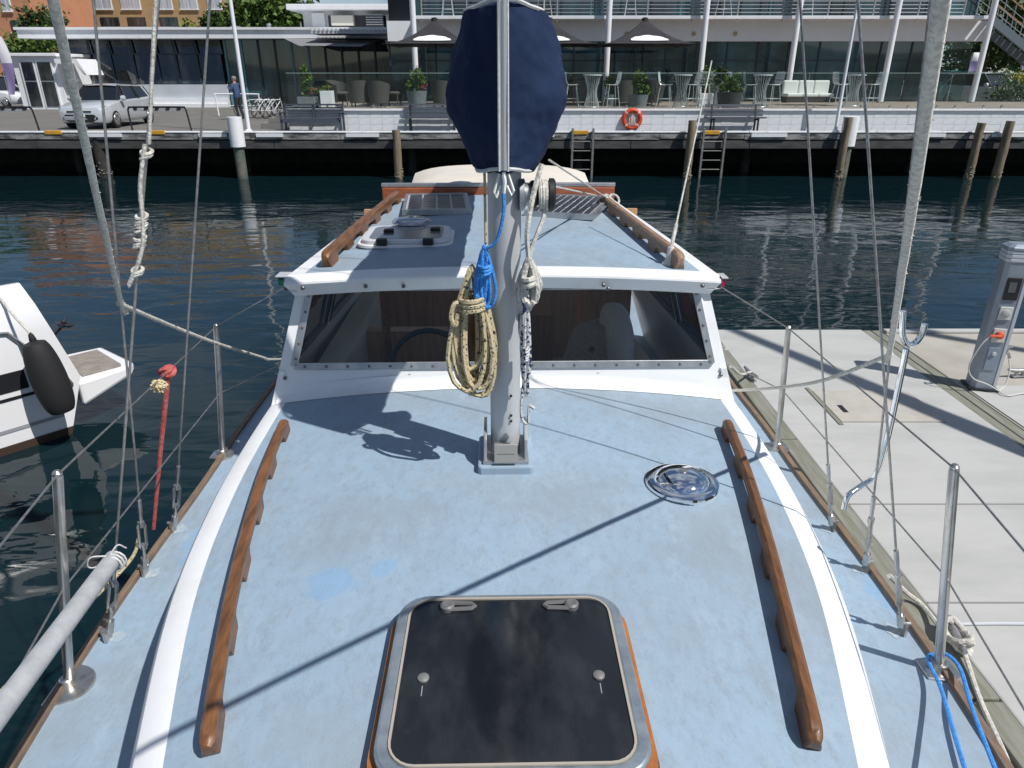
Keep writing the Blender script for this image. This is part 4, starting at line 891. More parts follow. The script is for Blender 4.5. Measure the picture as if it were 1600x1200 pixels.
# ---- neighbours to the right and the line strung over the finger: they throw the shadows on deck and pontoon
ny = thing('yacht', 'white yacht with furled headsail berthed right of the pontoons, out of frame', 'yacht', (9.6, 4.1, 0))
MB().grid(lambda u, v: ((-4.6 + 10 * v), -.9 * (1 - v) * .9 + (2 * u - 1) * 1.7 * math.sin(math.pi * min(1, .03 + v * .75)) ** .7, 1.35 if v < .99 else 1.3), 6, 20).grid(lambda u, v: ((-4.6 + 10 * v), -.9 * (1 - v) * .9 + (1.7 if u > .5 else -1.7) * math.sin(math.pi * min(1, .03 + v * .75)) ** .7 * abs(2 * u - 1) ** .4, -.2 + 1.55 * abs(2 * u - 1)), 8, 20).build('yacht_hull', WHITE, ny)
MB().tube([(0, 0, 1.2), (0, 0, 14.2)], .085, 16).build('yacht_mast', ALUM, ny)
MB().tube([(-4.49, -.93, 1.45), (-3.4, -.70, 4.5), (-.05, -.0, 14.0)], [.05, .13, .03], 12).build('furled_headsail', CREAM, ny)
# ================================================================== WHARF AND TOWN
WZ = 1.44; WY = 25.0
def Xat(px, Y, z): return V(px, 600, Y).x if 0 else (px - 800) / FPX * (Y * math.cos(PITCH) + (CAMZ - z) * math.sin(PITCH))
def Zat(py, Y): return V(800, py, Y).z
wharf = struct(MB().box(-70, 70, WY + .02, 140, WZ - .22, WZ).build('wharf', ASPH, None, False))
struct(MB().box(-70, 70, 29.4, 30.5, -1, WZ - .23).build('seawall', DARKT, None, False))
kw = [(-40, -21)] ; x = -24.0; rk = random.Random(4); i = 0
KERB = M('kerb_white', (.74, .75, .76), .6, col2=(.42, .42, .41), scale=5, thr=(.58, .75))
while x < 24:                                                  # white kerb timbers, planks and plates along the wharf edge
    L_ = rk.uniform(2.6, 3.8); MB().box(x, x + L_ - .015, WY - .12, WY + .06, WZ + .002, WZ + .06 + rk.uniform(-.006, .006)).build('kerb_timber', KERB, wharf, False, .012); x += L_
x = -24.0
while x < 24:
    L_ = rk.uniform(1.5, 3.0); MB().box(x, x + L_ - .02, WY - .10, WY + .0, WZ - .19 + rk.uniform(-.02, .02), WZ - .005).build('fascia_plank', M('grey_plank', (.30, .30, .29), .8, col2=(.05, .05, .05), scale=3, stretch=(.7, 1, 3), thr=(.4, .62), bump=.4), wharf, False)
    if rk.random() < .55: MB().box(x + .2, x + .2 + rk.uniform(.8, 1.2), WY - .16, WY - .105, WZ - .12, WZ - .015).build('rubbing_plate', WPAINT, wharf, False)
    x += L_
x = -24.0
while x < 24: MB().box(x, x + 3.98, WY - .08, WY + .12, WZ - .50, WZ - .24).build('lower_beam', M('dark_grey_beam', (.04, .04, .04), .8, col2=(.075, .075, .075), scale=4, stretch=(.5, 1, 2)), wharf, False, .01); x += 4
for x in range(-22, 24, 3):
    if x % 2 == 0: MB().tube([(x + .4, WY + 1.5, -1), (x + .4, WY + 1.5, WZ - .23)], .17, 10).build('bearer_pile', DARKT, wharf)
for px in (86, 247, 905, 1110): MB().box(Xat(px, WY, WZ) - .28, Xat(px, WY, WZ) + .28, WY - .128, WY + .065, WZ - .045, WZ + .074).build('yellow_marking', YEL, wharf, False, .012)
MB().box(Xat(905, WY, WZ) - .3, Xat(905, WY, WZ) + .3, WY - .13, WY - .126, WZ + .0, WZ + .07).build('yellow_marking', YEL, wharf, False)
for px in (340, 445, 70): MB().box(Xat(px, WY, WZ) - .55, Xat(px, WY, WZ) + .55, WY + .35, WY + .45, WZ + .001, WZ + .005).build('yellow_marking', YEL, wharf, False)
def pile(px, top, label, r=.13, mat=PILE, dy=-.35, capm=None, lean=0):
    X = Xat(px, WY + dy, WZ); zt = Zat(top, WY + dy); t = thing('wharf_pile', label, 'pile', (X, WY + dy, -1.0), 0, 'timber piles along the wharf')
    n = 9; q = random.Random(px); MB().tube([(lean * i / n + q.uniform(-.012, .012), q.uniform(-.012, .012), (zt + 1) * i / n) for i in range(n + 1)], [r * q.uniform(.93, 1.07) for _ in range(n + 1)], 14).build('pile_shaft', mat, t)
    if capm: MB().lathe([(r * 1.75, -.95), (r * 1.75, .0), (r * 1.6, .03)], (lean, 0, zt + 1.01), 'z', 18).build('pile_collar', capm, t)
    m = MB(); q = random.Random(px + 1)
    for _ in range(26): a_ = q.uniform(0, 6.28); m.lathe([(.02, -.015), (.035, 0), (.01, .02)], (r * math.cos(a_), r * math.sin(a_), 1.05 + abs(q.gauss(0, .16))), 'z', 6)
    o = m.build('barnacles', M('barnacle', (.14, .13, .10), .9, col2=(.3, .28, .22), scale=9), t); o['kind'] = 'stuff'
    return t
pile(619, 203, 'slim brown pile left of the sail cover')
pile(1080, 188, 'brown pile just left of the right wharf ladder')
pile(1322, 184, 'brown pile with white collar behind the right shrouds', .12, capm=None)
pile(1530, 192, 'left pile of the pair at the right end of the wharf')
pile(1574, 189, 'right pile of the pair at the right end of the wharf', .14)
pile(150, 215, 'dark pile under the wharf in front of the silver car', .22, DARKT, .1)
pile(1317, 196, 'low stump pile against the white collar pile', .1, PILE, -.1) if 0 else None
for px, top, lb, r_ in ((374, 182, 'thick white painted pile beside the white flagpole', .24), (1326, 182, 'white painted pile behind the brown one at the right', .25)):
    X = Xat(px, WY + .0, WZ); t = thing('wharf_pile', lb, 'pile', (X, WY - .28 if px < 900 else WY - .02, -1), 0, 'timber piles along the wharf')
    zt = Zat(top, WY) + 1; MB().tube([(0, 0, Zat(228, WY) + 1), (0, 0, zt)], r_, 20).build('pile_top', WPAINT, t); MB().tube([(0, 0, 0), (0, 0, Zat(228, WY) + 1.01)], r_ * .72, 14).build('pile_shaft', M('green_pile', (.06, .09, .08), .8, col2=(.16, .15, .12), scale=4), t)
def ladder(px0, px1, label):
    x0, x1 = Xat(px0, WY, WZ), Xat(px1, WY, WZ); t = thing('wharf_ladder', label, 'ladder', ((x0 + x1) / 2, WY - .2, 0), 0, 'wharf ladders'); h = (x1 - x0) / 2
    LM = M('ladder_grey', (.26, .26, .25), .6, .3, col2=(.16, .16, .15), scale=6)
    for s in (-1, 1): MB().box(s * h - .035, s * h + .035, -.05, .05, -.4, WZ + .16).build('ladder_rail', LM, t, False, .008)
    for k in range(5): MB().tube([(-h, 0, -.02 + k * .3), (h, 0, -.02 + k * .3)], .018, 8).build('ladder_rung', LM, t)
ladder(894, 926, 'grey ladder with yellow top right of the sail cover'); ladder(1097, 1131, 'grey ladder with yellow top below the right bench')
# terrace
TY = 26.0; TZ = Zat(170, TY); TX0, TX1 = Xat(450, TY, 2), 25.0
terr = struct(MB().box(TX0, TX1, TY + .10, 34.2, WZ - .1, TZ - .004).build('terrace', M('terrace_paving', (.30, .25, .21), .8, col2=(.22, .17, .14), scale=1.5), None, False))
rw_ = thing('retaining_wall', 'long white painted block wall under the glass balustrade', 'wall', (0, TY, WZ))
WB = M('white_block', (.72, .74, .77), .65, col2=(.60, .62, .65), scale=4, thr=(.45, .8), bump=.3, bscale=25)
MB().box(TX0 + .02, TX1, .03, .09, -.1, TZ - WZ - .07).build('wall_core', M('block_mortar', (.66, .68, .71), .8), rw_, False)
bh = (TZ - WZ - .075) / 3; bw = .405; nb_ = int((TX1 - TX0) / bw); me = MB().box(.0025, bw - .0025, -.005, .032, .0025, bh - .0025).mesh('wall_block', WB)
for r_ in range(3):
    for k in range(nb_): inst(me, 'wall_block', rw_, (TX0 + k * bw + (bw / 2 if r_ % 2 else 0) - (.2 if r_ % 2 else 0), rk.uniform(-.003, .003), r_ * bh))
MB().box(TX0 - .03, TX1, -.06, .14, TZ - WZ - .072, TZ - WZ).build('wall_coping', WPAINT, rw_, False, .012)
gb_ = thing('glass_balustrade', 'frameless glass balustrade along the edge of the cafe terrace', 'balustrade', (0, TY + .12, TZ)); bh_ = 1.12
x = TX0 + .05
while x < 22:
    L_ = 1.62; p = MB().box(x, x + L_ - .02, 0, .012, .03, bh_).build('glass_panel', BALG, gb_, False); MB().box(x, x + L_ - .02, -.002, .014, bh_ + .0005, bh_ + .012).build('panel_edge', M('glass_edge', (.40, .55, .53), .2), p, False)
    for xx in (x + .3, x + 1.3): MB().box(xx - .03, xx + .03, -.02, .03, 0, .12).build('panel_clamp', STEEL, p, False)
    x += L_
# benches
def bench_mesh(kind):
    t = bpy.data.objects.new('bench', None); COL.objects.link(t); t.empty_display_size = .1; Wb = 1.0
    if kind == 1:
        for s in (-1, 1):
            MB().box(s * Wb - .035, s * Wb + .035, .22, .29, 0, .82).build('back_post', SLATB, t, False); MB().box(s * Wb - .035, s * Wb + .035, -.27, -.2, 0, .60).build('front_leg', SLATB, t, False); MB().box(s * Wb - .04, s * Wb + .04, -.3, .25, .60, .635).build('armrest', SLATB, t, False)
        MB().box(-.04, .04, .22, .29, .36, .82).build('middle_post', SLATB, t, False); MB().box(-Wb, Wb, .2, .3, .825, .875).build('top_rail', SLATB, t, False); MB().box(-Wb, Wb, -.27, -.23, .30, .40).build('front_rail', SLATB, t, False)
        for k in range(4): MB().box(-Wb + .036, Wb - .036, .24, .262, .465 + k * .09, .502 + k * .09).build('back_slat', SLATB, t, False)
        for k in range(5): MB().box(-Wb + .036, Wb - .036, -.22 + k * .09, -.15 + k * .09, .401, .425).build('seat_slat', SLATB, t, False)
    else:
        for s in (-.75, .75):
            m = MB(); m.bar((s, -.2, 0), (s, -.18, .42), .05, .06); m.bar((s, .18, 0), (s, .16, .42), .05, .06); m.bar((s, .18, .40), (s, .3, .86), .05, .05); m.bar((s, -.22, .40), (s, .2, .38), .05, .06); m.build('bench_frame', BLACK, t, False)
        for k in range(3 + (kind == 2)): MB().box(-Wb, Wb, -.0, .02, -.034, .034).build('back_slat', SLATB, t, False).matrix_local = Matrix.Translation((0, .19 + k * .04, .52 + k * (.155 if kind == 3 else .11))) @ Matrix.Rotation(R(-14), 4, 'X')
        for k in range(4): MB().box(-Wb - .02, Wb + .02, -.23 + k * .105, -.14 + k * .105, .43, .465).build('seat_slat', SLATB, t, False)
    return t
for px, kind, lb in ((490, 1, 'grey armed bench with two slatted backs at the left end of the white wall'), (676, 2, 'grey slatted bench partly hidden by the sail cover'), (1146, 3, 'grey slatted bench against the white wall above the right ladder')):
    b_ = bench_mesh(kind); b_.location = (Xat(px, WY + .6, WZ), WY + .62, WZ); tag(b_, lb, 'bench', 'benches on the wharf')
# life ring
lr = thing('life_ring', 'orange life ring with a bundle of white rope hung on the white wall', 'life ring', (Xat(987, TY, 1.8), TY - .09, 1.83)); lr.location.z = (Zat(169, TY - .1) + Zat(203, TY - .1)) / 2
MB().tube([(.285 * math.cos(a_), 0, .285 * math.sin(a_)) for a_ in [2 * math.pi * k / 36 for k in range(36)]], .075, 12, closed=True).build('ring_body', ORANGE, lr)
for k in range(4): a0 = R(45 + 90 * k); MB().tube([(.285 * math.cos(a0 + d_), 0, .285 * math.sin(a0 + d_)) for d_ in (-.1, -.05, 0, .05, .1)], .078, 12, False).build('reflective_band', M('band_grey', (.62, .4, .35), .4), lr)
for k in range(6): MB().tube([(-.1 + k * .04, -.06, .16 - .05 * abs(k - 2.5)), (-.08 + k * .03 + rk.uniform(-.03, .03), -.09, 0), (-.1 + k * .045, -.07, -.2)], .016, 6).build('ring_line', ROPEW, lr)
MB().box(-.06, .06, -.05, .08, -.42, -.30).build('ring_bracket', WPAINT, lr, False)
# hoops
def hoop(px0, px1, label):
    x0, x1 = Xat(px0, WY + .4, WZ), Xat(px1, WY + .4, WZ); t = thing('safety_rail', label, 'rail', ((x0 + x1) / 2, WY + .35, WZ), 0, 'black rails on the wharf edge'); h = (x1 - x0) / 2
    MB().tube(smooth_path([(-h + .02, 0, 0), (-h, 0, .62), (-h + .04, 0, .76), (-h + .2, 0, .79), (h - .2, 0, .79), (h - .05, 0, .76), (h, 0, .62), (h + .06, 0, 0)], 5), .03, 8).build('rail_hoop', BLACK, t)
    for k in range(5): xx = -h + .25 + k * (2 * h - .5) / 4; MB().box(xx - .05, xx + .05, -.045, .045, .70, .775).build('rail_clip', BLACK, t, False)
    MB().box(-h + .2, h - .2, -.02, .02, .67, .72).build('rail_strip', M('grey_strip', (.30, .34, .38), .5), t, False)
hoop(-30, 61, 'black low rail at the far left of the wharf'); hoop(208, 298, 'black low rail right of the silver car')
# flagpoles
def flagpole(px, label, y, r=.07):
    X = Xat(px, y, WZ); t = thing('flagpole', label, 'flagpole', (X, y, WZ)); MB().tube([(0, 0, 0), (0, 0, 9)], [r, r * .7], 14).build('pole_shaft', WPAINT, t); MB().lathe([(r * 1.7, 0), (r * 1.7, .05), (r, .1)], (0, 0, 0), 'z', 14).build('pole_foot', WPAINT, t)
flagpole(389, 'tall white flagpole behind the white pile at left', 25.35); flagpole(1305, 'tall thin white pole rising from the white pile at right', 25.4, .055)
# ---- cars
def car(name, label, loc, rz_, paint, L_=4.4, Wc=1.74, H=1.47, wagon=True, glass=None):
    t = thing(name, label, 'car', loc, rz_); G = glass or M('car_glass', (.012, .015, .018), .06, spec=.8); hl = L_ / 2
    # stations along x (front is +x): x, half width, sill z, belt z
    stn = [(hl, .55, .34, .60), (hl - .06, .72, .24, .70), (hl - .25, .82, .20, .76), (hl - .75, .86, .20, .86), (hl - 1.25, .87, .20, .93), (.2, .87, .2, .95), (-1.0, .87, .2, .97), (-1.7, .86, .2, 1.0), (-hl + .12, .80, .26, 1.0), (-hl, .68, .36, .92)]
    vs_ = []; ncs = 10
    for x_, w_, s_, b2 in stn:
        w_ *= Wc / 1.74
        prof = [(-w_ * .9, s_), (-w_, s_ + .12), (-w_ * 1.0, (s_ + b2) / 2 + .05), (-w_ * .97, b2 - .06), (-w_ * .88, b2), (w_ * .88, b2), (w_ * .97, b2 - .06), (w_, (s_ + b2) / 2 + .05), (w_, s_ + .12), (w_ * .9, s_)]
        vs_ += [(x_, y_, z_) for y_, z_ in prof]
    n_ = len(stn); fs_ = [(i * ncs + k, i * ncs + (k + 1) % ncs, (i + 1) * ncs + (k + 1) % ncs, (i + 1) * ncs + k) for i in range(n_ - 1) for k in range(ncs)] + [tuple(range(ncs)), tuple((n_ - 1) * ncs + k for k in range(ncs))]
    bd = MB().add(vs_, fs_).build('car_body', paint, t, True)
    cab = [(hl - 1.28, .72, .93), (hl - 1.95, .60, H - .05), (hl - 2.4, .58, H), (-hl + .75, .57, H - .03), (-hl + .32, .60, H - .10), (-hl + .08, .70, .98)]
    def cabin(scale, zoff, i0, i1):
        v2 = []
        for x_, w_, z_ in cab: w2 = w_ * Wc / 1.74 * scale; v2 += [(x_, -.78 * Wc / 1.74 * scale, .93), (x_, -w2, z_ + zoff), (x_, w2, z_ + zoff), (x_, .78 * Wc / 1.74 * scale, .93)]
        f2 = [(i * 4 + k, i * 4 + k + 1, i * 4 + 5 + k, i * 4 + 4 + k) for i in range(i0, i1) for k in range(3)] + [(0, 1, 2, 3), (20, 21, 22, 23)]
        return MB().add(v2, f2)
    cabin(1, 0, 0, 5).build('car_windows', G, t, False)
    rf = MB().grid(lambda u, v: (lerp([(0, cab[1][0] + .08), (.3, cab[2][0]), (.8, cab[3][0]), (1, cab[4][0] - .05)], v), (2 * u - 1) * .60 * Wc / 1.74, lerp([(0, H - .055), (.3, H), (.8, H - .03), (1, H - .1)], v) + .02 - .03 * (2 * u - 1) ** 2), 6, 10).build('car_roof', paint, t)
    for s in (-1, 1):
        for a_, b2 in (((cab[0][0], .775, .93), (cab[1][0], .605, H - .04)), ((.25, .80, .94), (.12, .60, H - .01)), ((-.85, .80, .95), (-.8, .59, H - .01)), ((-hl + .35, .78, .97), (-hl + .62, .60, H - .06))):
            k_ = Wc / 1.74; MB().bar((a_[0], s * a_[1] * k_, a_[2]), (b2[0], s * b2[1] * k_, b2[2]), .05, .06).build('pillar', paint if a_[0] > 1 or a_[0] < -1.5 else BLACK, t, False)
        MB().bar((cab[1][0], s * .61 * Wc / 1.74, H - .03), (cab[4][0], s * .61 * Wc / 1.74, H - .08), .05, .05).build('roof_rail', paint, t, False)
        MB().lathe([(.02, -.09), (.09, -.06), (.1, 0), (.09, .06), (.02, .09)], (hl - 1.42, s * .96 * Wc / 1.74, 1.0), 'y', 10).build('door_mirror', paint, t)
        MB().add([(hl - .08, s * .45, .66), (hl - .03, s * .45, .58), (hl - .10, s * .72, .60), (hl - .42, s * .835, .70), (hl - .36, s * .80, .785), (hl - .16, s * .66, .74)], [(0, 1, 2, 3, 4, 5)]).build('headlight', M('headlamp', (.75, .78, .80), .08, .5), t, False).location = (.012, s * .02, .012)
        for x_ in (hl - .85, -hl + .8):
            wt = MB().lathe([(.20, -.09), (.29, -.1), (.305, -.06), (.305, .06), (.29, .1), (.20, .09)], (x_, s * .77 * Wc / 1.74, .305), 'y', 24).build('wheel', RUBBER, t)
            rm = MB().lathe([(.20, 0), (.19, s * .02), (.03, s * .03)], (x_, s * (.77 * Wc / 1.74 + .085), .305), 'y', 20)
            rm.build('wheel_rim', M('alloy', (.5, .51, .52), .3, .8), wt)
            for k in range(7): a_ = 2 * math.pi * k / 7; MB().lathe([(.028, 0), (.02, s * .004)], (x_ + .125 * math.cos(a_), s * (.77 * Wc / 1.74 + .115), .305 + .125 * math.sin(a_)), 'y', 6).build('rim_hole', BLACK, wt)
    MB().add([(hl + .012, -.5, .50), (hl + .012, .5, .50), (hl - .02, .62, .36), (hl - .0, .4, .25), (hl - .0, -.4, .25), (hl - .02, -.62, .36)], [(0, 1, 2, 3, 4, 5)]).build('lower_grille', BLACK, t, False)
    MB().box(hl - .02, hl + .018, -.42, .42, .575, .62).build('upper_grille', BLACK, t, False)
    MB().box(hl + .01, hl + .03, -.19, .19, .42, .53).build('number_plate', M('plate_white', (.7, .72, .72), .5), t, False, .004)
    return t
SILV = M('silver_paint', (.60, .62, .65), .3, .3, coat=.8); WPC = M('white_car_paint', (.72, .73, .74), .25, coat=.6)
cp1 = U(137, 200, WZ); car('parked_car', 'silver station wagon parked on the wharf at left', (-15.3, 28.7, WZ), R(-88), SILV)
car('parked_car', 'white car partly hidden at the far left edge', (Xat(-45, 44, WZ), 46.5, WZ), R(-14), WPC, 4.7, 1.85, 1.75)
car('parked_car', 'pale hatchback parked in shade behind the rightmost column', (Xat(1532, 37.6, WZ), 37.6, WZ + .35), R(-70), WPC, 4.2, 1.75, 1.55)
car('parked_car', 'small car given the turquoise glass tint, behind the right corner of the glass building', (Xat(1482, 41, WZ), 41, WZ + .5), R(-75), M('glass_tint_paint', (.14, .42, .42), .3, .2, coat=.6), 3.9, 1.7, 1.5)  # tint of the corner glass put into the car's body colour
# ---- main glass building
BY = 33.6; FZ1 = Zat(65, BY); mbld = thing('waterfront_building', 'large modern building with dark teal glass and white balcony over the terrace', 'building', (0, BY, TZ))
X0, X1 = Xat(612, BY, 3), Xat(1518, BY, 4)
def lb_(m, name, mat, parent=mbld, sm=False, bv=0): return m.build(name, mat, parent, sm, bv)
lb_(MB().box(X0, Xat(1462, BY, 3), .25, 9, -.5, 9.4), 'building_core', M('dark_interior', (.012, .016, .02), .6))
TINTG = glassmat('tinted_corner_glass', (.66, .80, .80))
npn = 19; pw_ = (X1 - X0) / npn; fh = FZ1 - TZ
for k in range(npn):
    xa = X0 + k * pw_
    gm_ = FGLASS if xa + pw_ < Xat(1466, BY, 3) else TINTG
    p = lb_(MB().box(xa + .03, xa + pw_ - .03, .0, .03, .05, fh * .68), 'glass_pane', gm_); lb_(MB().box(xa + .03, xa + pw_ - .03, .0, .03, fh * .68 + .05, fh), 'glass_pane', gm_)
    lb_(MB().box(xa - .03, xa + .03, -.05, .06, 0, fh), 'mullion', MULL)
lb_(MB().box(X0, X1, -.04, .05, fh * .68, fh * .68 + .05), 'transom', MULL); lb_(MB().box(X0, X1, -.045, .06, 0, .05), 'sill', MULL)
BZ0, BZ1 = Zat(30, 32.3), Zat(24.5, 32.3)
lb_(MB().box(X0, X1 + .2, -.35, .24, fh + .003, BZ0 - TZ), 'bulkhead', M('bulkhead_white', (.74, .77, .80), .75, col2=(.70, .72, .74), scale=1))
lb_(MB().box(Xat(642, 32.3, 5), Xat(1548, 32.3, 5), -1.35, .26, BZ0 - TZ + .003, BZ1 - TZ), 'balcony_slab', WPAINT, mbld, False, .01)
for px in (1085, 1150, 870, 980): lb_(MB().lathe([(.09, 0), (.09, -.03), (.06, -.05)], (Xat(px, 33.2, 5), -.36, fh + .28), 'y', 12), 'wall_lamp', M('lamp_tan', (.42, .33, .2), .5), mbld, True)
sl_z = BZ1 - TZ
cols = [652, 799, 945, 1090, 1228, 1375, 1517]
for px in cols:
    X = Xat(px, 32.0, TZ); c_ = lb_(MB().tube([(X, -1.6, 0), (X, -1.6, 9.5)], .115, 18), 'white_column', WPAINT, mbld, True); lb_(MB().lathe([(.16, 0), (.16, .03), (.12, .05)], (X, -1.6, 0), 'z', 16), 'column_foot', STEEL, c_, True)
bx0, bx1 = Xat(660, 32.3, 5), Xat(1500, 32.3, 5)
RL = M('rail_steel', (.34, .35, .37), .55, .3)
nbp_ = 12
for k in range(nbp_ + 1):
    xx = bx0 + (bx1 - bx0) * k / nbp_; lb_(MB().box(xx - .025, xx + .025, -1.33, -1.28, BZ0 - TZ - .08, sl_z + 1.08), 'rail_post', RL)
for k in range(7): lb_(MB().tube([(bx0, -1.31, sl_z + .12 + k * .135), (bx1, -1.31, sl_z + .12 + k * .135)], .011, 6), 'rail_wire', RL, mbld, True)
lb_(MB().tube([(bx0, -1.31, sl_z + 1.09), (bx1, -1.31, sl_z + 1.09)], .03, 8), 'hand_rail', RL, mbld, True)
for lvl in range(2):                                            # upper storeys
    z0 = sl_z + .04 + lvl * 3.1
    for k in range(npn):
        xa = X0 + 1.0 + k * (X1 - X0 - 1) / npn; w2 = (X1 - X0 - 1) / npn
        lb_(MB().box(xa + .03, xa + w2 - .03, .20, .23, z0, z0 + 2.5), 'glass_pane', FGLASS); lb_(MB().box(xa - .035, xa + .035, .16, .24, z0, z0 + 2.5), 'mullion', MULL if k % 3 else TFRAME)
    lb_(MB().box(X0, X1, -.9, .3, z0 + 2.52, z0 + 3.05), 'floor_band', WPAINT)
lb_(MB().box(X0 - .3, X1 + .3, -1.6, 9.2, sl_z + 6.25, sl_z + 6.5), 'flat_roof', WPAINT)
# chairs on the balcony
rkc = random.Random(11)
def wire_stool(seat=.74, sc=1.0):
    t = bpy.data.objects.new('bar_stool', None); COL.objects.link(t); SM = M('pale_wire', (.58, .62, .62), .35, .3)
    for sx_, sy_ in ((-1, -1), (1, -1), (1, 1), (-1, 1)): MB().tube([(sx_ * .24, sy_ * .24, 0), (sx_ * .15, sy_ * .15, seat)], .013, 5).build('stool_leg', SM, t)
    MB().tube([(-.2, -.2, .28), (.2, -.2, .28), (.2, .2, .28), (-.2, .2, .28)], .011, 5, closed=True).build('foot_rail', SM, t)
    m = MB()
    for k in range(9): u = -1 + k / 4; m.tube(smooth_path([(u * .17, -.22, seat + .02), (u * .17, .0, seat), (u * .19, .17, seat + .03), (u * .22, .23, seat + .2), (u * .20, .26, seat + .42)], 3), .008, 4)
    for z_, y_, w_ in ((.02, -.22, .18), (.0, 0, .18), (.03, .17, .20), (.20, .23, .23), (.42, .26, .21)): m.tube([(-w_, y_, seat + z_), (w_, y_, seat + z_)], .009, 4)
    m.build('wire_shell', SM, t); return t
def wire_table(top=1.05, r=.34):
    t = bpy.data.objects.new('bar_table', None); COL.objects.link(t); SM = M('pale_wire', (.58, .62, .62), .35, .3)
    MB().lathe([(r, 0), (r, .02), (r * .97, .03)], (0, 0, top), 'z', 24).build('table_top', M('table_white', (.62, .66, .66), .3), t)
    m = MB()
    for k in range(18): a_ = 2 * math.pi * k / 18; m.tube(smooth_path([(.28 * math.cos(a_), .28 * math.sin(a_), 0), (.16 * math.cos(a_), .16 * math.sin(a_), top * .5), (.29 * math.cos(a_), .29 * math.sin(a_), top)], 3), .009, 4)
    m.tube([(.28 * math.cos(a_), .28 * math.sin(a_), .01) for a_ in [2 * math.pi * k / 18 for k in range(18)]], .011, 5, closed=True); m.build('wire_base', SM, t); return t
S0, T0 = wire_stool(), wire_table()
stools = [(893, 27.6, 90, 'white wire bar stool left of the table beside the sail cover'), (955, 27.5, -80, 'white wire bar stool left of the column base'), (1010, 28.6, 200, 'white wire bar stool behind the round shrub planter'), (1037, 27.4, 70, 'white wire bar stool left of the middle bar table'), (1078, 27.6, -75, 'white wire bar stool right of the middle bar table'), (1098, 27.2, 170, 'white wire bar stool in front of the two leafy planters'), (1128, 28.7, -20, 'white wire bar stool behind the wide right planter'), (1168, 27.4, 80, 'white wire bar stool left of the table nearest the right shrouds'), (1204, 27.6, -70, 'white wire bar stool right of the table nearest the right shrouds'), (1308, 28.4, 95, 'white wire bar stool right of the white sofa'), (1359, 28.4, -85, 'white wire bar stool left of the sixth white column')]
for i, (px, y, a_, lb) in enumerate(stools):
    o = S0 if i == 0 else copy_tree(S0); o.location = (Xat(px, y, TZ), y, TZ); o.rotation_euler = (0, 0, R(a_)); tag(o, lb, 'bar stool', 'wire bar stools on the terrace')
for i, (px, y, lb) in enumerate(((924, 27.3, 'round wire bar table right of the sail cover'), (1063, 27.9, 'round wire bar table between the planters, with a small pot'), (1112, 28.9, 'round wire bar table behind the right planters'), (1186, 27.6, 'round wire bar table left of the right hand shrouds'), (1330, 28.6, 'round wire bar table right of the white sofa'))):
    o = T0 if i == 0 else copy_tree(T0); o.location = (Xat(px, y, TZ), y, TZ); tag(o, lb, 'bar table', 'wire bar tables on the terrace')
for i in range(5):
    px = (700, 850, 985, 1130, 1260)[i]; o = copy_tree(S0); o.location = (Xat(px, 33.1, 5.5), 33.1, BZ1 + .01); o.scale = (1, 1, 1.05); o.rotation_euler = (0, 0, R(40 * i)); tag(o, ('wire stool on the upper balcony above the left parasol', 'wire stool on the upper balcony right of the sail cover', 'wire stool on the upper balcony above the middle parasol', 'wire stool on the upper balcony between two columns', 'wire stool on the upper balcony behind the right shroud')[i], 'bar stool', 'stools on the balcony')
def armchair():
    t = bpy.data.objects.new('woven_armchair', None); COL.objects.link(t); WM = M('dark_wicker', (.055, .050, .046), .8, col2=(.09, .085, .08), scale=40, bump=.6, bscale=60)
    def sh(u, v): a_ = R(-35 + 250 * u); r_ = .30 + .07 * v; h_ = .12 + v * (.50 + .16 * math.sin(math.pi * u)); return (r_ * math.cos(a_), r_ * math.sin(a_), h_)
    MB().grid(sh, 18, 5).grid(lambda u, v: tuple(c_ * (.9 if i_ < 2 else 1) for i_, c_ in enumerate(sh(u, v))), 18, 5).build('chair_shell', WM, t)
    MB().lathe([(.29, .36), (.30, .40), (.28, .44)], (0, 0, 0), 'z', 18).build('chair_seat', WM, t)
    for a_ in (20, 110, 160, 290): MB().tube([(.27 * math.cos(R(a_)), .27 * math.sin(R(a_)), 0), (.26 * math.cos(R(a_)), .26 * math.sin(R(a_)), .38)], .022, 6).build('chair_leg', WM, t)
    return t
A0 = armchair()
for i, (px, y, a_, lb) in enumerate(((531, 28.4, 60, 'dark woven armchair right of the white planter box'), (562, 27.6, 200, 'left dark woven armchair of the close pair by the glass'), (593, 27.5, 160, 'right dark woven armchair of the close pair by the glass'), (615, 28.6, 20, 'dark woven armchair left of the shrub with red flowers'), (692, 27.6, 170, 'dark woven armchair left of the sail cover'), (905, 29.2, 200, 'dark woven armchair behind the table right of the sail cover'), (973, 28.6, 190, 'dark woven armchair left of the round shrub planter'), (1018, 27.8, 150, 'dark woven armchair right of the round shrub planter'))):
    o = A0 if i == 0 else copy_tree(A0); o.location = (Xat(px, y, TZ), y, TZ); o.rotation_euler = (0, 0, R(a_)); o.scale = (1.15, 1.15, 1.15); tag(o, lb, 'armchair', 'woven armchairs on the terrace')
ct_ = thing('cafe_table', 'low white topped cafe table between the pair of woven armchairs', 'table', (Xat(578, 28.5, TZ), 28.5, TZ)); MB().lathe([(.38, .72), (.38, .75)], (0, 0, 0), 'z', 20).build('table_top', WPAINT, ct_); MB().tube([(0, 0, 0), (0, 0, .72)], .04, 8).build('table_leg', BLACK, ct_); MB().lathe([(.24, 0), (.22, .03)], (0, 0, 0), 'z', 16).build('table_foot', BLACK, ct_)
so_ = thing('outdoor_sofa', 'white cushioned outdoor sofa beside the fifth column', 'sofa', (Xat(1259, 29.5, TZ), 29.5, TZ))
SW = M('white_cushion', (.70, .70, .66), .8)
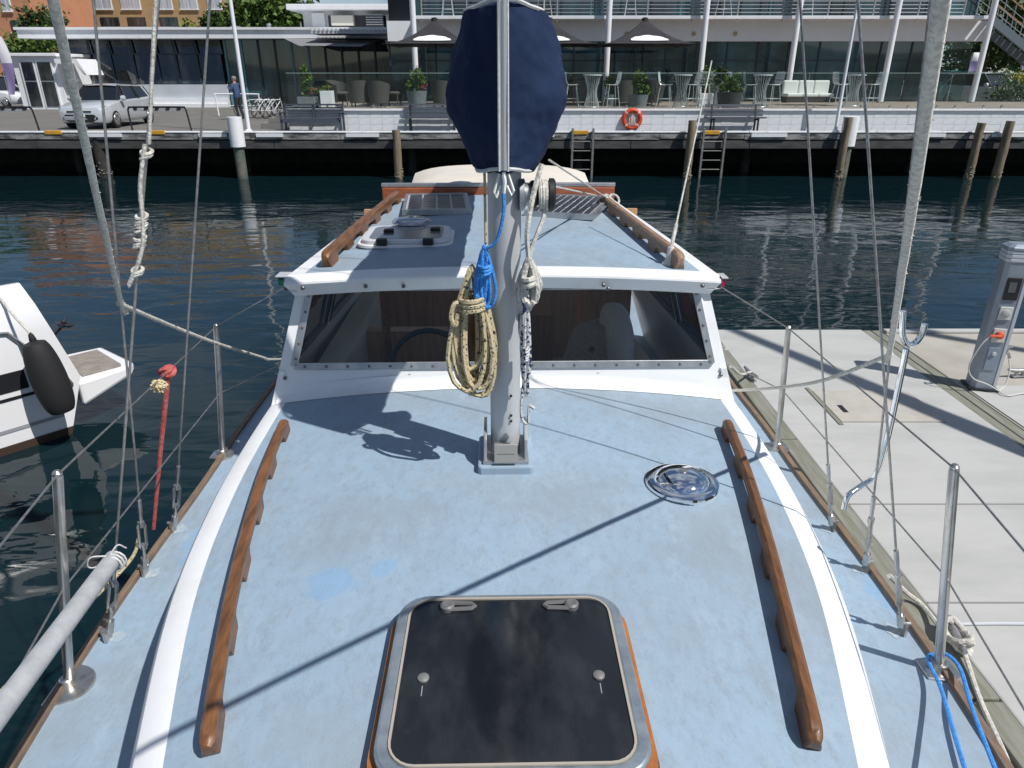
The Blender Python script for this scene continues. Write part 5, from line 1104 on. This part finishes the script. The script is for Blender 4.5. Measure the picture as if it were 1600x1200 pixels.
MB().box(-.9, .95, -.35, .35, .1, .28).build('sofa_base', M('dark_base', (.05, .045, .04), .7), so_, False)
for k in range(3): MB().box(-.9 + k * .6, -.31 + k * .6, -.38, .2, .285, .42).build('seat_cushion', SW, so_, False, .04); MB().box(-.9 + k * .6, -.31 + k * .6, .2, .38, .30, .88).build('back_cushion', SW, so_, False, .05)
# ---- greenery
def leafmat(name, c1, c2): return M(name, c1, .6, col2=c2, scale=3.5, thr=(.4, .62), spec=.3)
LG = leafmat('leaf_mid', (.05, .10, .018), (.10, .17, .03)); LD = leafmat('leaf_dark', (.022, .045, .012), (.05, .085, .02)); LY = leafmat('leaf_yellow', (.10, .14, .02), (.17, .20, .03)); BARK = M('bark', (.10, .075, .05), .9)
def leaves(blobs, n, size, seed):
    q = random.Random(seed); m = MB(); cl_ = []
    tot = sum(b[3] * b[4] * b[5] for b in blobs)
    for (bx, by, bz, rx, ry, rz_) in blobs:
        nn = int(n * rx * ry * rz_ / tot); sub = []
        for _ in range(max(5, nn // 22)):
            d_ = Vector((q.gauss(0, 1), q.gauss(0, 1), q.gauss(0, 1))).normalized() * q.uniform(.55, 1.0); sub.append((bx + d_.x * rx, by + d_.y * ry, bz + d_.z * rz_))
        for _ in range(nn):
            c = q.choice(sub); k_ = .28; p = Vector((c[0] + q.gauss(0, 1) * rx * k_ * .6, c[1] + q.gauss(0, 1) * ry * k_ * .6, c[2] + q.gauss(0, 1) * rz_ * k_ * .6))
            a_ = Vector((q.gauss(0, 1), q.gauss(0, 1), q.gauss(0, 1))).normalized(); b2 = a_.orthogonal().normalized(); b2.rotate(Matrix.Rotation(q.uniform(0, 6.3), 3, a_)); s_ = size * q.uniform(.6, 1.3)
            e2 = a_.cross(b2); m.add([p - b2 * s_, p + e2 * s_ * .45, p + b2 * s_, p - e2 * s_ * .45], [(0, 1, 2, 3)])
    return m
def plant(name, label, loc, blobs, n, size, mat, seed, stem=None, cat='shrub', trunk_r=.03, flowers=None):
    t = thing(name, label, cat, loc); o = leaves(blobs, n, size, seed).build('crown' if cat == 'tree' else 'foliage', mat, t, False)
    m = MB(); q = random.Random(seed); top = blobs[0]
    z_ = stem if stem is not None else top[2]
    m.tube([(0, 0, 0), (q.uniform(-.1, .1) * trunk_r * 4, 0, z_ * .5), (top[0] * .5, top[1] * .5, z_)], [trunk_r, trunk_r * .8, trunk_r * .5], 8)
    for b in blobs: m.tube([(top[0] * .3, top[1] * .3, z_ * .6), ((b[0] + top[0] * .3) * .6, b[1] * .6, (z_ * .6 + b[2]) / 2 + .1 * trunk_r), (b[0], b[1], b[2])], [trunk_r * .6, trunk_r * .4, trunk_r * .2], 6)
    m.build('trunk' if cat == 'tree' else 'stem', BARK, t)
    if flowers:
        fm, fb, fn, fs_ = flowers; leaves(fb, fn, fs_, seed + 5).build('flowers', fm, t, False)['kind'] = 'stuff'
    return t
def planter(px, y, label, wd, ht, mat, rnd=False):
    t = thing('planter', label, 'planter', (Xat(px, y, TZ), y, TZ), 0, 'planters on the terrace')
    if rnd: MB().lathe([(wd * .40, 0), (wd * .5, ht), (wd * .46, ht), (wd * .44, ht - .05)], (0, 0, 0), 'z', 20).build('planter_pot', mat, t)
    else: MB().box(-wd / 2, wd / 2, -wd / 2, wd / 2, 0, ht).build('planter_box', mat, t, False, .01)
    MB().lathe([(wd * .42, 0), (wd * .40, .01)], (0, 0, ht - .03 if rnd else ht), 'z', 14).build('planter_soil', M('soil', (.05, .035, .025), .95), t)
    return (Xat(px, y, TZ), y, TZ + ht)
GP = M('grey_planter', (.13, .15, .16), .7, col2=(.18, .20, .21), scale=5); PINK = M('pink_flower', (.55, .06, .12), .6)
p = planter(482, 27.4, 'dark planter behind the pink flowers', .6, .35, GP); plant('shrub', 'upright leafy shrub with pink flowers at the left end of the terrace', p, [(0, 0, .55, .22, .22, .45), (.25, -.1, .2, .3, .2, .15)], 900, .05, LG, 21, flowers=(PINK, [(.3, -.2, .22, .2, .1, .1)], 60, .03))
p = planter(513, 27.3, 'white square planter box beside the pink flowers', .42, .55, WPAINT); plant('shrub', 'low trailing plant in the white planter box', p, [(0, 0, .08, .22, .2, .08)], 220, .04, LY, 22)
p = planter(652, 27.3, 'grey planter in front of the left column', .75, .55, GP, True); plant('shrub', 'shrub with red flowers in front of the left column', p, [(.08, 0, .40, .26, .24, .38), (-.2, -.1, .15, .22, .2, .18)], 1100, .05, LG, 23, flowers=(PINK, [(.3, -.15, .12, .12, .1, .1)], 60, .03))
p = planter(953, 28.6, 'small grey planter right of the third column', .5, .4, GP, True); plant('shrub', 'small clipped shrub right of the third column', p, [(0, 0, .35, .25, .22, .28)], 700, .045, LG, 24)
p = planter(996, 27.4, 'round grey planter in the middle of the terrace', .75, .42, GP, True); plant('shrub', 'rounded tall shrub in the middle planter', p, [(0, 0, .55, .24, .24, .32), (.2, 0, .15, .28, .2, .18)], 1300, .05, LG, 25)
p = planter(1100, 28.2, 'left pale square planter below the fourth column', .5, .45, WPAINT2); plant('shrub', 'bushy shrub below the fourth column', p, [(0, 0, .45, .26, .24, .42)], 900, .05, LG, 26)
p = planter(1122, 28.6, 'small planter right of the fourth column', .45, .5, GP); plant('shrub', 'shrub right of the fourth column', p, [(0, 0, .5, .22, .22, .40)], 700, .05, LD, 27)
p = planter(1138, 27.2, 'wide dark round planter right of the fourth column', .92, .5, M('charcoal_pot', (.05, .055, .06), .6), True); plant('shrub', 'spreading leafy shrub in the wide dark planter', p, [(0, 0, .35, .3, .26, .32), (.2, 0, .15, .25, .22, .15), (-.22, 0, .15, .25, .22, .18)], 1300, .05, LG, 28)
# ---- parasols
def parasol():
    t = bpy.data.objects.new('parasol', None); COL.objects.link(t); CM = M('black_canvas', (.018, .018, .022), .85, col2=(.03, .03, .035), scale=3)
    Hc, Rp = 3.05, 2.05
    def can(u, v):
        a_ = 2 * math.pi * u; seg = (u * 4) % 1; r_ = Rp * v / max(abs(math.cos(a_ )), abs(math.sin(a_))) ** .85 * (1 if 1 else 0); sag = .06 * v * math.sin(math.pi * seg * 1)
        return (r_ * math.cos(a_), r_ * math.sin(a_), Hc + 1.25 * (1 - v) ** 1.9 - .05 * v)
    MB().grid(can, 48, 12).build('canopy', CM, t)
    MB().lathe([(.14, Hc + 1.12), (.13, Hc + 1.27), (.05, Hc + 1.31)], (0, 0, 0), 'z', 12).build('canopy_cap', CM, t)
    MB().tube([(0, 0, 0), (0, 0, Hc + 1.2)], .035, 10).build('parasol_pole', BLACK, t); MB().box(-.35, .35, -.35, .35, 0, .07).build('parasol_base', BLACK, t, False)
    for k in range(8):
        a_ = 2 * math.pi * k / 8; c_, s_ = math.cos(a_), math.sin(a_); f_ = 1 / max(abs(c_), abs(s_)) ** .85
        MB().tube([(0, 0, Hc + .12), (Rp * f_ * .97 * c_, Rp * f_ * .97 * s_, Hc - .09)], .018, 5).build('parasol_rib', BLACK, t)
    q = random.Random(6); out = []
    for k in range(24):
        u_ = k / 24 * 2 * math.pi; out.append(((.72 * math.cos(u_)) * (1 + .08 * q.random()), .52 + (.30 + .08 * q.random()) * math.sin(u_) if math.sin(u_) > 0 else .5 + .05 * math.sin(u_)))
    vs_ = []
    for x_, h_ in out: v_ = max(0, min(1, 1 - h_ * .62)); yy = -Rp * v_; vs_.append((x_, yy - .03, Hc + 1.25 * (1 - v_) ** 1.9 - .05 * v_ + .035))
    MB().add(vs_, [tuple(range(24))]).build('white_panel', M('white_print', (.8, .8, .8), .7), t, False)
    return t
P0 = parasol()
for i, (px, y, lb) in enumerate(((1006, 29.6, 'black parasol with white panel in the middle of the terrace'), (858, 29.6, 'black parasol with white panel half hidden by the sail cover'), (680, 29.6, 'black parasol with white panel left of the sail cover'))):
    o = P0 if i == 0 else copy_tree(P0); X = Xat(px, y, 4.5); o.location = (X, y, TZ); k_ = (Zat(27, y) - TZ) / 4.36; o.scale = (k_ * 1.3, k_ * 1.3, k_); tag(o, lb, 'parasol', 'parasols on the terrace')
# ---- low white restaurant on the left
LYy = 46.0; lw = thing('low_building', 'low white restaurant with leaning smoky windows and flat roof at left', 'building', (0, LYy, WZ))
def PX(px, z=4): return Xat(px, LYy, z)
def PZ_(py): return Zat(py, LYy) - WZ
gx = [105, 145, 175, 210, 247, 277, 310, 348]; zb, zt = PZ_(132), PZ_(61)
lb_(MB().box(PX(85), PX(655), .7, 12, -.3, PZ_(56)), 'building_core', M('dark_interior', (.012, .016, .02), .6), lw)
lb_(MB().box(PX(95), PX(348), -.1, .72, -.3, zb), 'lower_wall', M('pale_blue_wall', (.52, .55, .60), .7, col2=(.46, .49, .53), scale=1), lw)
for k in range(3): lb_(MB().box(PX(200), PX(349), -.28 - .12 * k, -.1 - .12 * k, -.3, zb * .38 - k * .28), 'plinth_step', WPAINT, lw)
for a_, b2 in zip(gx, gx[1:]):
    xa, xb = PX(a_), PX(b2)
    for z0, z1, d0, d1 in ((zb + .03, zb + (zt - zb) * .68 - .03, 0, .26), (zb + (zt - zb) * .68 + .03, zt, .27, .38)):
        vs_ = [(xa + .08, d0, z0), (xb - .04, d0, z0), (xb - .04 - .14, d1, z1), (xa + .08 - .14, d1, z1)]
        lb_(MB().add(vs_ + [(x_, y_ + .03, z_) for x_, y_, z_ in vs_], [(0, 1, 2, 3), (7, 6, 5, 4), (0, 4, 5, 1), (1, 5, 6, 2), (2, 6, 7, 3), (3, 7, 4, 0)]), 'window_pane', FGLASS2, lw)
    lb_(MB().bar((xa, -.02, zb), (xa - .3, .4, zt), .14, .1, (0, 1, 0)), 'window_mullion', MULL, lw)
lb_(MB().bar((PX(105), .24, zb + (zt - zb) * .68), (PX(348), .24, zb + (zt - zb) * .68), .06, .06), 'window_transom', MULL, lw)
for k, px in enumerate(range(352, 610, 26)):
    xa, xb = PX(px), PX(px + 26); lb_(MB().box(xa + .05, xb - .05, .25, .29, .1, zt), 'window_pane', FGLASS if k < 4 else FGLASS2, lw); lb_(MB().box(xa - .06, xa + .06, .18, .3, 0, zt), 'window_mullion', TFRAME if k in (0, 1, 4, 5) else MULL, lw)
lb_(MB().box(PX(52), PX(640), -.9, 1, PZ_(61), PZ_(48)), 'roof_fascia', WPAINT, lw); lb_(MB().box(PX(50), PX(640), -1.0, 12.5, PZ_(48) + .003, PZ_(44)), 'roof_edge', WPAINT, lw)
lb_(MB().box(PX(510), PX(642), -3.2, -1.02, PZ_(57), PZ_(52)), 'canopy_roof', M('canopy_grey', (.55, .57, .60), .6), lw)
for k in range(22): lb_(MB().tube([(PX(512) + k * (PX(640) - PX(512)) / 21, -3.25, PZ_(51.5)), (PX(512) + k * (PX(640) - PX(512)) / 21, -1.03, PZ_(51.5))], .07, 6), 'roof_corrugation', M('corrugated', (.55, .57, .58), .5, .3), lw, True)
SHD = M('grey_awning', (.20, .20, .21), .8)
lb_(MB().add([(PX(445), -.2, zt + .1), (PX(530), -.2, zt + .05), (PX(512), -4.5, zt - .55), (PX(500), -4.2, zt - .5)], [(0, 1, 2, 3)]), 'shade_sail', SHD, lw); lb_(MB().add([(PX(525), -.2, zt), (PX(600), -.2, zt), (PX(588), -4.5, zt - .55), (PX(506), -4.5, zt - .5)], [(0, 1, 2, 3)]), 'shade_sail', SHD, lw)
for px, py0, py1, w_ in ((411, 30, 45, 7), (462, 27, 43, 2.5), (357, 34, 42, 14)): lb_(MB().lathe([(w_ * .018, 0), (w_ * .018, (PZ_(py0) - PZ_(py1)) * .8), (w_ * .024, (PZ_(py0) - PZ_(py1)) * .82), (w_ * .012, PZ_(py0) - PZ_(py1))], (PX(px), 2, PZ_(py1) - .1), 'z', 10), 'roof_vent', ALU, lw, True)
# kiosk
ky = 43.0; ki = thing('entrance_kiosk', 'white entrance kiosk with double glass doors beside the silver car', 'kiosk', (Xat(62, ky, WZ), ky, WZ))
kx = lambda px: Xat(px, ky, 3) - Xat(62, ky, WZ); kz = lambda py: Zat(py, ky) - WZ
MB().box(kx(26), kx(96), 0, 3.5, -.2, kz(85)).build('kiosk_wall', WPAINT, ki, False)
MB().box(kx(20), kx(100), -.25, 3.6, kz(88), kz(83)).build('kiosk_roof', WPAINT, ki, False, .02)
for a_, b2 in ((38, 61), (63, 88)):
    dd = MB().box(kx(a_), kx(b2), -.10, -.003, 0, kz(94)).build('glass_door', WPAINT, ki, False)
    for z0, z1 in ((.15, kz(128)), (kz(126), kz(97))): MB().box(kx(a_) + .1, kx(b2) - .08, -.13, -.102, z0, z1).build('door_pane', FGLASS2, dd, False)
MB().add([(kx(100), -.5, kz(92)), (kx(134), -.5, kz(92)), (kx(142), -.3, kz(117)), (kx(138), -.3, kz(117)), (kx(130), -.5, kz(99)), (kx(100), -.5, kz(99))] + [(kx(100), 1.5, kz(92)), (kx(134), 1.5, kz(92)), (kx(142), 1.5, kz(117)), (kx(138), 1.5, kz(117)), (kx(130), 1.5, kz(99)), (kx(100), 1.5, kz(99))], [(0, 1, 2, 3, 4, 5), (11, 10, 9, 8, 7, 6)] + [(i, (i + 1) % 6, 6 + (i + 1) % 6, 6 + i) for i in range(6)]).build('white_awning', WPAINT, ki, False)
# roof plant room behind the restaurant
py_ = 48.0; pr = thing('roof_plant_room', 'white parapet storey with air conditioners above the low roof', 'building', (Xat(560, py_, 6), py_, WZ)); rx = lambda px: Xat(px, py_, 5) - Xat(560, py_, 6); rz2 = lambda py: Zat(py, py_) - WZ
MB().box(rx(474), rx(655), .6, 8, 0, rz2(16)).build('storey_wall', M('pale_grey_render', (.56, .58, .60), .75), pr, False)
MB().box(rx(456), rx(650), -.4, 8.5, rz2(16) + .003, rz2(7)).build('parapet', WPAINT, pr, False, .03)
MB().box(rx(513), rx(622), .55, .597, rz2(42), rz2(23)).build('plant_opening', M('opening_dark', (.05, .055, .065), .6), pr, False)
MB().box(rx(488), rx(508), .5, .597, rz2(41), rz2(19)).build('plant_door', WPAINT, pr, False)
for px, w_, y0, y1, c_ in ((538, 34, 24, 40, (.66, .64, .56)), (588, 28, 25, 42, (.03, .03, .035)), (614, 16, 24, 43, (.25, .26, .27)), (637, 22, 16, 40, (.60, .60, .56))):
    a_ = MB().box(rx(px - w_ / 2), rx(px + w_ / 2), -.1, .5, rz2(y1), rz2(y0)).build('air_conditioner', M('ac_%d' % px, c_, .5), pr, False, .02)
    if px == 637: MB().lathe([(.28, -.105), (.28, -.12), (.05, -.125)], (rx(637), 0, (rz2(18) + rz2(32)) / 2), 'y', 16).build('fan_grille', M('fan_grey', (.32, .32, .3), .6), a_)
    elif px != 538:
        for k in range(5): MB().box(rx(px - w_ / 2 + 1), rx(px + w_ / 2 - 1), -.13, -.102, rz2(y1) + .1 + k * .13, rz2(y1) + .15 + k * .13).build('vent_slat', ALU, a_, False)
# apartment buildings
def block(label, px0, px1, pyb, top_h, Y, mat, wins, depth=12):
    x0, x1 = Xat(px0, Y, 8), Xat(px1, Y, 8); t = thing('apartment_block', label, 'building', ((x0 + x1) / 2, Y, WZ)); c = (x0 + x1) / 2
    MB().box(x0 - c, x1 - c, 0, depth, 0, top_h).build('brick_wall', mat, t, False); MB().box(x0 - c - .3, x1 - c + .3, -.3, depth + .3, top_h + .003, top_h + .35).build('roof_slab', WPAINT, t, False)
    for (a_, b2, y0, y1, dark) in wins:
        z0, z1 = Zat(y1, Y) - WZ, Zat(y0, Y) - WZ; xa, xb = Xat(a_, Y, 8) - c, Xat(b2, Y, 8) - c
        wn_ = MB().box(xa, xb, -.08, -.003, z0, z1).build('window', WPAINT if not dark else MULL, t, False)
        MB().box(xa - .1, xb + .1, -.2, -.084, z0 - .12, z0 - .004).build('window_sill', WPAINT, wn_, False)
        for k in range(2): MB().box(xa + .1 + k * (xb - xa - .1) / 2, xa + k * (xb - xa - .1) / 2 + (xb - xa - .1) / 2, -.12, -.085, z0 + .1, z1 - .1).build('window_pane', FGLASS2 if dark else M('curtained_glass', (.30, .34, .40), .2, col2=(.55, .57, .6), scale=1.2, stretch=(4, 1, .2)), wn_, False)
BRK = M('tan_brick', (.42, .29, .15), .85, col2=(.36, .24, .12), scale=1.5, bump=.2, bscale=20); OBK = M('orange_brick', (.52, .24, .13), .85, col2=(.45, .20, .11), scale=1.2)
W_ = [(a_, b2, -4, 14, 0) for a_, b2 in ((112, 140), (155, 184), (198, 228), (250, 277), (289, 316), (331, 353))] + [(a_, b2, 27, 42, 1) for a_, b2 in ((117, 146), (161, 190), (203, 231), (253, 281))] + [(a_, b2, -40, -22, 0) for a_, b2 in ((112, 140), (155, 184), (198, 228), (250, 277), (289, 316), (331, 353))]
block('tan brick apartment block with white framed windows above the low roof', 100, 356, 45, 19, 95, BRK, W_)
block('orange apartment block at the far left', -60, 53, 110, 16, 80, OBK, [(11, 25, -3, 17, 0), (17, 30, 32, 50, 1)])
block('dark red brick house between the two apartment blocks', 46, 104, 20, 15, 100, M('red_brick', (.20, .07, .05), .85), [(56, 66, 8, 18, 0)])
# trees
tm = lambda px, py, Y: (Xat(px, Y, 5), Y, WZ)
def tree(label, px, Y, htop, rad, mat, seed, n=2600, size=.28, zb_=None):
    q = random.Random(seed); z_ = htop - rad * .9; bl = [(0, 0, z_, rad, rad, rad * .85)] + [(q.uniform(-.8, .8) * rad, q.uniform(-.6, .6) * rad, z_ + q.uniform(-.7, .35) * rad, rad * .6, rad * .6, rad * .5) for _ in range(5)]
    return plant('tree', label, (Xat(px, Y, 5), Y, WZ), bl, n, size, mat, seed, stem=z_, cat='tree', trunk_r=.22)
tree('broad green tree behind the low restaurant roof', 418, 72, 10.2, 3.6, LG, 41, 4500, .30); tree('darker green tree right of the broad one behind the roof', 452, 76, 9.2, 3.4, LD, 42, 3000, .3)
tree('round olive tree in front of the tan apartments', 304, 78, 6.7, 1.6, LY, 43, 1800, .26); tree('dark tree at the right edge of the tan apartments', 348, 80, 7.8, 1.7, LD, 44, 2000, .28)
tree('dark leafy tree between orange and tan blocks', 80, 70, 7.4, 2.0, LD, 45, 1800, .26); tree('bright green bush above the entrance kiosk', 62, 58, 5.4, 2.2, LG, 46, 2000, .2); tree('low green bush left of the kiosk roof', 40, 62, 4.8, 2.0, LG, 47, 1600, .2)
tree('large dark tree right of the glass building', 1545, 58, 8.3, 3.9, LD, 48, 4000, .25); tree('green tree at the right edge behind the stair', 1600, 62, 9.6, 4.2, LG, 49, 4000, .28); tree('tall dark tree beyond the right edge', 1690, 60, 10, 4.5, LD, 50, 3000, .3)
tree('tall tree beyond the left edge', -90, 62, 9, 4.2, LG, 51, 2500, .3)
YF = M('yellow_flower', (.55, .42, .02), .6)
plant('shrub', 'yellow flowering bush at the right edge of the terrace', (Xat(1602, 36, TZ), 36, TZ - .3), [(0, 0, 1.0, 1.6, .9, .75), (1.4, .3, 1.1, 1.5, .9, .8)], 3000, .09, LG, 60, flowers=(YF, [(-.2, -.5, 1.25, 1.0, .5, .35), (1.2, -.5, 1.2, .9, .5, .3)], 700, .06))
plant('shrub', 'dark low hedge behind the glass at the right end', (Xat(1600, 35, TZ), 34.8, TZ - .3), [(0, 0, .5, 1.8, .5, .5), (1.6, 0, .5, 1.6, .5, .5)], 2600, .08, LD, 61)
# outside stair on the right
sp_ = thing('outside_stair', 'grey steel stair with railings descending at the right end of the building', 'staircase', (Xat(1550, 32.6, 5.5), 32.6, WZ)); sz0 = BZ1 - WZ
MB().bar((0, 0, sz0 - .1), (3.8, 0, sz0 - 2.4), .12, .3).build('stair_stringer', M('stair_grey', (.12, .15, .17), .5), sp_, False); MB().bar((0, 1.1, sz0 - .1), (3.8, 1.1, sz0 - 2.4), .12, .3).build('stair_stringer', M('stair_grey', (.12, .15, .17), .5), sp_, False)
for k in range(13): MB().box(.1 + k * .28, .42 + k * .28, .06, 1.04, sz0 - .02 - k * .17, sz0 + .01 - k * .17).build('stair_tread', M('stair_grey', (.12, .15, .17), .5), sp_, False)
for yy in (-.02, 1.12):
    for k in range(9): MB().tube([(k * .45, yy, sz0 - k * .272), (k * .45, yy, sz0 + 1.0 - k * .272)], .018, 6).build('rail_post', RL, sp_)
    MB().tube([(0, yy, sz0 + 1.0), (3.7, yy, sz0 - 1.24)], .03, 8).build('hand_rail', M('timber_rail', (.36, .18, .07), .5), sp_)
    for j in range(3): MB().tube([(0, yy, sz0 + .2 + .25 * j), (3.7, yy, sz0 - 2.04 + .25 * j)], .01, 5).build('rail_wire', RL, sp_)
# feather flags
def feather(px, y, top, bot, label, c1):
    z0, z1 = Zat(bot, y), Zat(top, y); t = thing('feather_flag', label, 'flag', (Xat(px, y, 3), y, WZ if y > 34.2 else TZ)); b0 = t.location.z
    MB().tube([(0, 0, 0), (0, 0, z1 - b0)], .02, 6).build('flag_pole', ALU, t); h = z1 - z0
    def fl(u, v): w_ = .62 * math.sin(math.pi * min(1, .12 + .80 * (1 - v))) ** .6; return (.03 + w_ * u, .05 * math.sin(u * 3 + v * 5), z0 - b0 + h * v)
    MB().grid(lambda u, v: fl(u, .55 + .45 * v), 4, 6).build('flag_top', M('flag_white', (.7, .68, .72), .7), t); MB().grid(lambda u, v: fl(u, .55 * v), 4, 6).build('flag_bottom', M(c1, (.28, .22, .42), .7), t)
feather(8, 42, 57, 148, 'white and purple feather flag at the far left', 'flag_purple'); feather(1510, 40, 82, 112, 'small pale flag seen right of the glass building', 'flag_purple'); feather(1590, 40, 68, 110, 'purple and white flag at the far right', 'flag_purple')
# ---- bicycles and rack
def bicycle():
    t = bpy.data.objects.new('bicycle', None); COL.objects.link(t); FM = M('bike_white', (.6, .62, .62), .4)
    for x_ in (-.52, .52):
        wl = MB().tube([(x_ + .33 * math.cos(a_), 0, .34 + .33 * math.sin(a_)) for a_ in [2 * math.pi * k / 24 for k in range(24)]], .02, 6, closed=True).build('wheel', RUBBER, t); m = MB()
        for k in range(10): a_ = 2 * math.pi * k / 10; m.tube([(x_, 0, .34), (x_ + .32 * math.cos(a_), 0, .34 + .32 * math.sin(a_))], .005, 4)
        m.build('spokes', M('dull_spoke', (.35, .35, .36), .6), wl)
    m = MB()
    for a_, b2 in (((-.52, .34), (-.05, .30)), ((-.05, .30), (-.2, .82)), ((-.05, .3), (.38, .72)), ((-.18, .75), (.36, .78)), ((-.52, .34), (-.18, .75)), ((.36, .85), (.52, .34))): m.tube([(a_[0], 0, a_[1]), (b2[0], 0, b2[1])], .02, 6)
    m.build('bike_frame', FM, t); MB().tube([(.34, -.27, .98), (.37, -.1, 1.0), (.37, .1, 1.0), (.34, .27, .98)], .016, 6).tube([(.37, 0, 1.0), (.36, 0, .84)], .016, 6).build('handlebar', BLACK, t); MB().box(-.34, -.08, -.07, .07, .86, .91).build('saddle', BLACK, t, False, .02); MB().lathe([(.09, -.02), (.09, .02)], (-.05, 0, .3), 'y', 12).build('chainring', M('dull_spoke', (.35, .35, .36), .6), t)
    return t
B0 = bicycle(); byy = 34.5
for i, (px, a_, lb) in enumerate(((398, 20, 'leftmost bicycle in the rack beside the walker'), (412, 35, 'second bicycle from the left in the rack'), (424, 50, 'third bicycle in the rack, before the terrace glass'), (436, 62, 'rightmost bicycle in the rack by the terrace end'))):
    o = B0 if i == 0 else copy_tree(B0); o.location = (Xat(px, byy, WZ), byy - .2 * i, WZ); o.rotation_euler = (R(6), 0, R(a_)); tag(o, lb, 'bicycle', 'bicycles parked by the terrace')
br = thing('bike_rack', 'white hooped rail in front of the teal windows', 'rack', (Xat(365, 36, WZ), 36, WZ)); MB().tube(smooth_path([(-.7, 0, 0), (-.72, 0, .85), (-.6, 0, .95), (1.2, 0, .95), (1.32, 0, .85), (1.3, 0, 0)], 5), .035, 8).build('rack_hoop', WPAINT, br); MB().tube([(-.72, 0, .45), (1.3, 0, .45)], .02, 6).build('rack_bar', WPAINT, br)
stp_ = thing('terrace_steps', 'short flight of grey steps at the left end of the terrace', 'steps', (TX0 - .5, 27.2, WZ))
for k in range(4): MB().box(-.9 + k * .3, .49, 0, 1.6, .003 * k, .18 * (k + 1)).build('step', M('step_grey', (.20, .195, .185), .8), stp_, False, .01) if 0 else MB().box(-.9 + k * .3, .48, 0, 1.6, .18 * k + (.002 if k else 0), .18 * (k + 1)).build('step', M('step_grey', (.20, .195, .185), .8), stp_, False, .01)
# ---- person walking on the wharf
def person(loc, rz_):
    J = {'pel': (0, 0, .92), 'wai': (0, .0, 1.08), 'che': (.02, 0, 1.30), 'nec': (.03, 0, 1.47), 'hd0': (.05, 0, 1.54), 'hd1': (.065, 0, 1.62), 'hd2': (.06, 0, 1.71),
         'hl': (0, .09, .88), 'kl': (.06, .10, .48), 'al': (-.02, .10, .09), 'tl': (.14, .11, .04), 'hr': (0, -.09, .88), 'kr': (.0, -.10, .48), 'ar': (-.10, -.10, .09), 'tr': (.06, -.11, .04),
         'sl': (.02, .19, 1.40), 'el': (.10, .26, 1.16), 'wl': (.28, .16, 1.34), 'fl': (.33, .12, 1.42), 'sr': (.02, -.19, 1.40), 'er': (.08, -.27, 1.15), 'wr': (.27, -.17, 1.33), 'fr': (.33, -.12, 1.42)}
    Rr = {'pel': .15, 'wai': .14, 'che': .155, 'nec': .055, 'hd0': .07, 'hd1': .098, 'hd2': .075, 'hl': .09, 'kl': .065, 'al': .045, 'tl': .035, 'hr': .09, 'kr': .065, 'ar': .045, 'tr': .035, 'sl': .075, 'el': .055, 'wl': .038, 'fl': .035, 'sr': .075, 'er': .055, 'wr': .038, 'fr': .035}
    E = [('pel', 'wai'), ('wai', 'che'), ('che', 'nec'), ('nec', 'hd0'), ('hd0', 'hd1'), ('hd1', 'hd2'), ('pel', 'hl'), ('hl', 'kl'), ('kl', 'al'), ('al', 'tl'), ('pel', 'hr'), ('hr', 'kr'), ('kr', 'ar'), ('ar', 'tr'), ('che', 'sl'), ('sl', 'el'), ('el', 'wl'), ('wl', 'fl'), ('che', 'sr'), ('sr', 'er'), ('er', 'wr'), ('wr', 'fr')]
    ks = list(J); me = bpy.data.meshes.new('person'); me.from_pydata([J[k] for k in ks], [(ks.index(a_), ks.index(b2)) for a_, b2 in E], [])
    o = bpy.data.objects.new('person', me); COL.objects.link(o); o.modifiers.new('skin', 'SKIN'); sv = me.skin_vertices[0].data
    for i, k in enumerate(ks): sv[i].radius = (Rr[k], Rr[k] * (1.15 if k in ('pel', 'wai', 'che') else 1)); sv[i].use_root = (k == 'pel')
    s_ = o.modifiers.new('sub', 'SUBSURF'); s_.levels = s_.render_levels = 2
    dg = bpy.context.evaluated_depsgraph_get(); m2 = bpy.data.meshes.new_from_object(o.evaluated_get(dg)); o.modifiers.clear(); o.data = m2
    for mt in (M('navy_trousers', (.02, .022, .03), .8), M('blue_jacket', (.04, .075, .16), .75), M('skin', (.50, .30, .22), .55), M('dark_shoe', (.02, .018, .016), .6)): m2.materials.append(mt)
    for p_ in m2.polygons:
        c = p_.center; p_.use_smooth = True
        p_.material_index = 3 if c.z < .10 else 0 if c.z < .90 else 2 if (c.z > 1.47 or (c.x > .27 and c.z > 1.28)) else 1
    o.location = loc; o.rotation_euler = (0, 0, rz_)
    hair = MB().lathe([(.095, -.02), (.104, .03), (.095, .08), (.06, .115), (.01, .125)], (.045, 0, 1.62), 'z', 16).build('hair', M('grey_hair', (.20, .18, .16), .8), o)
    face = MB().lathe([(.001, -.02), (.016, -.01), (.012, .012), (.001, .03)], (.165, 0, 1.62), 'z', 8).build('nose', M('skin', (.50, .30, .22), .55), o)
    cm = MB().box(.30, .36, -.07, .07, 1.44, 1.53).build('handheld_camera', BLACK, None, False, .01); cm.parent = None
    cm.location = loc; cm.rotation_euler = (0, 0, rz_); tag(cm, 'small dark camera held up by the person in the blue jacket', 'camera')
    return tag(o, 'person in blue jacket and dark trousers holding something up to the face', 'person')
person((Xat(376, 32.5, WZ), 32.5, WZ), R(165))
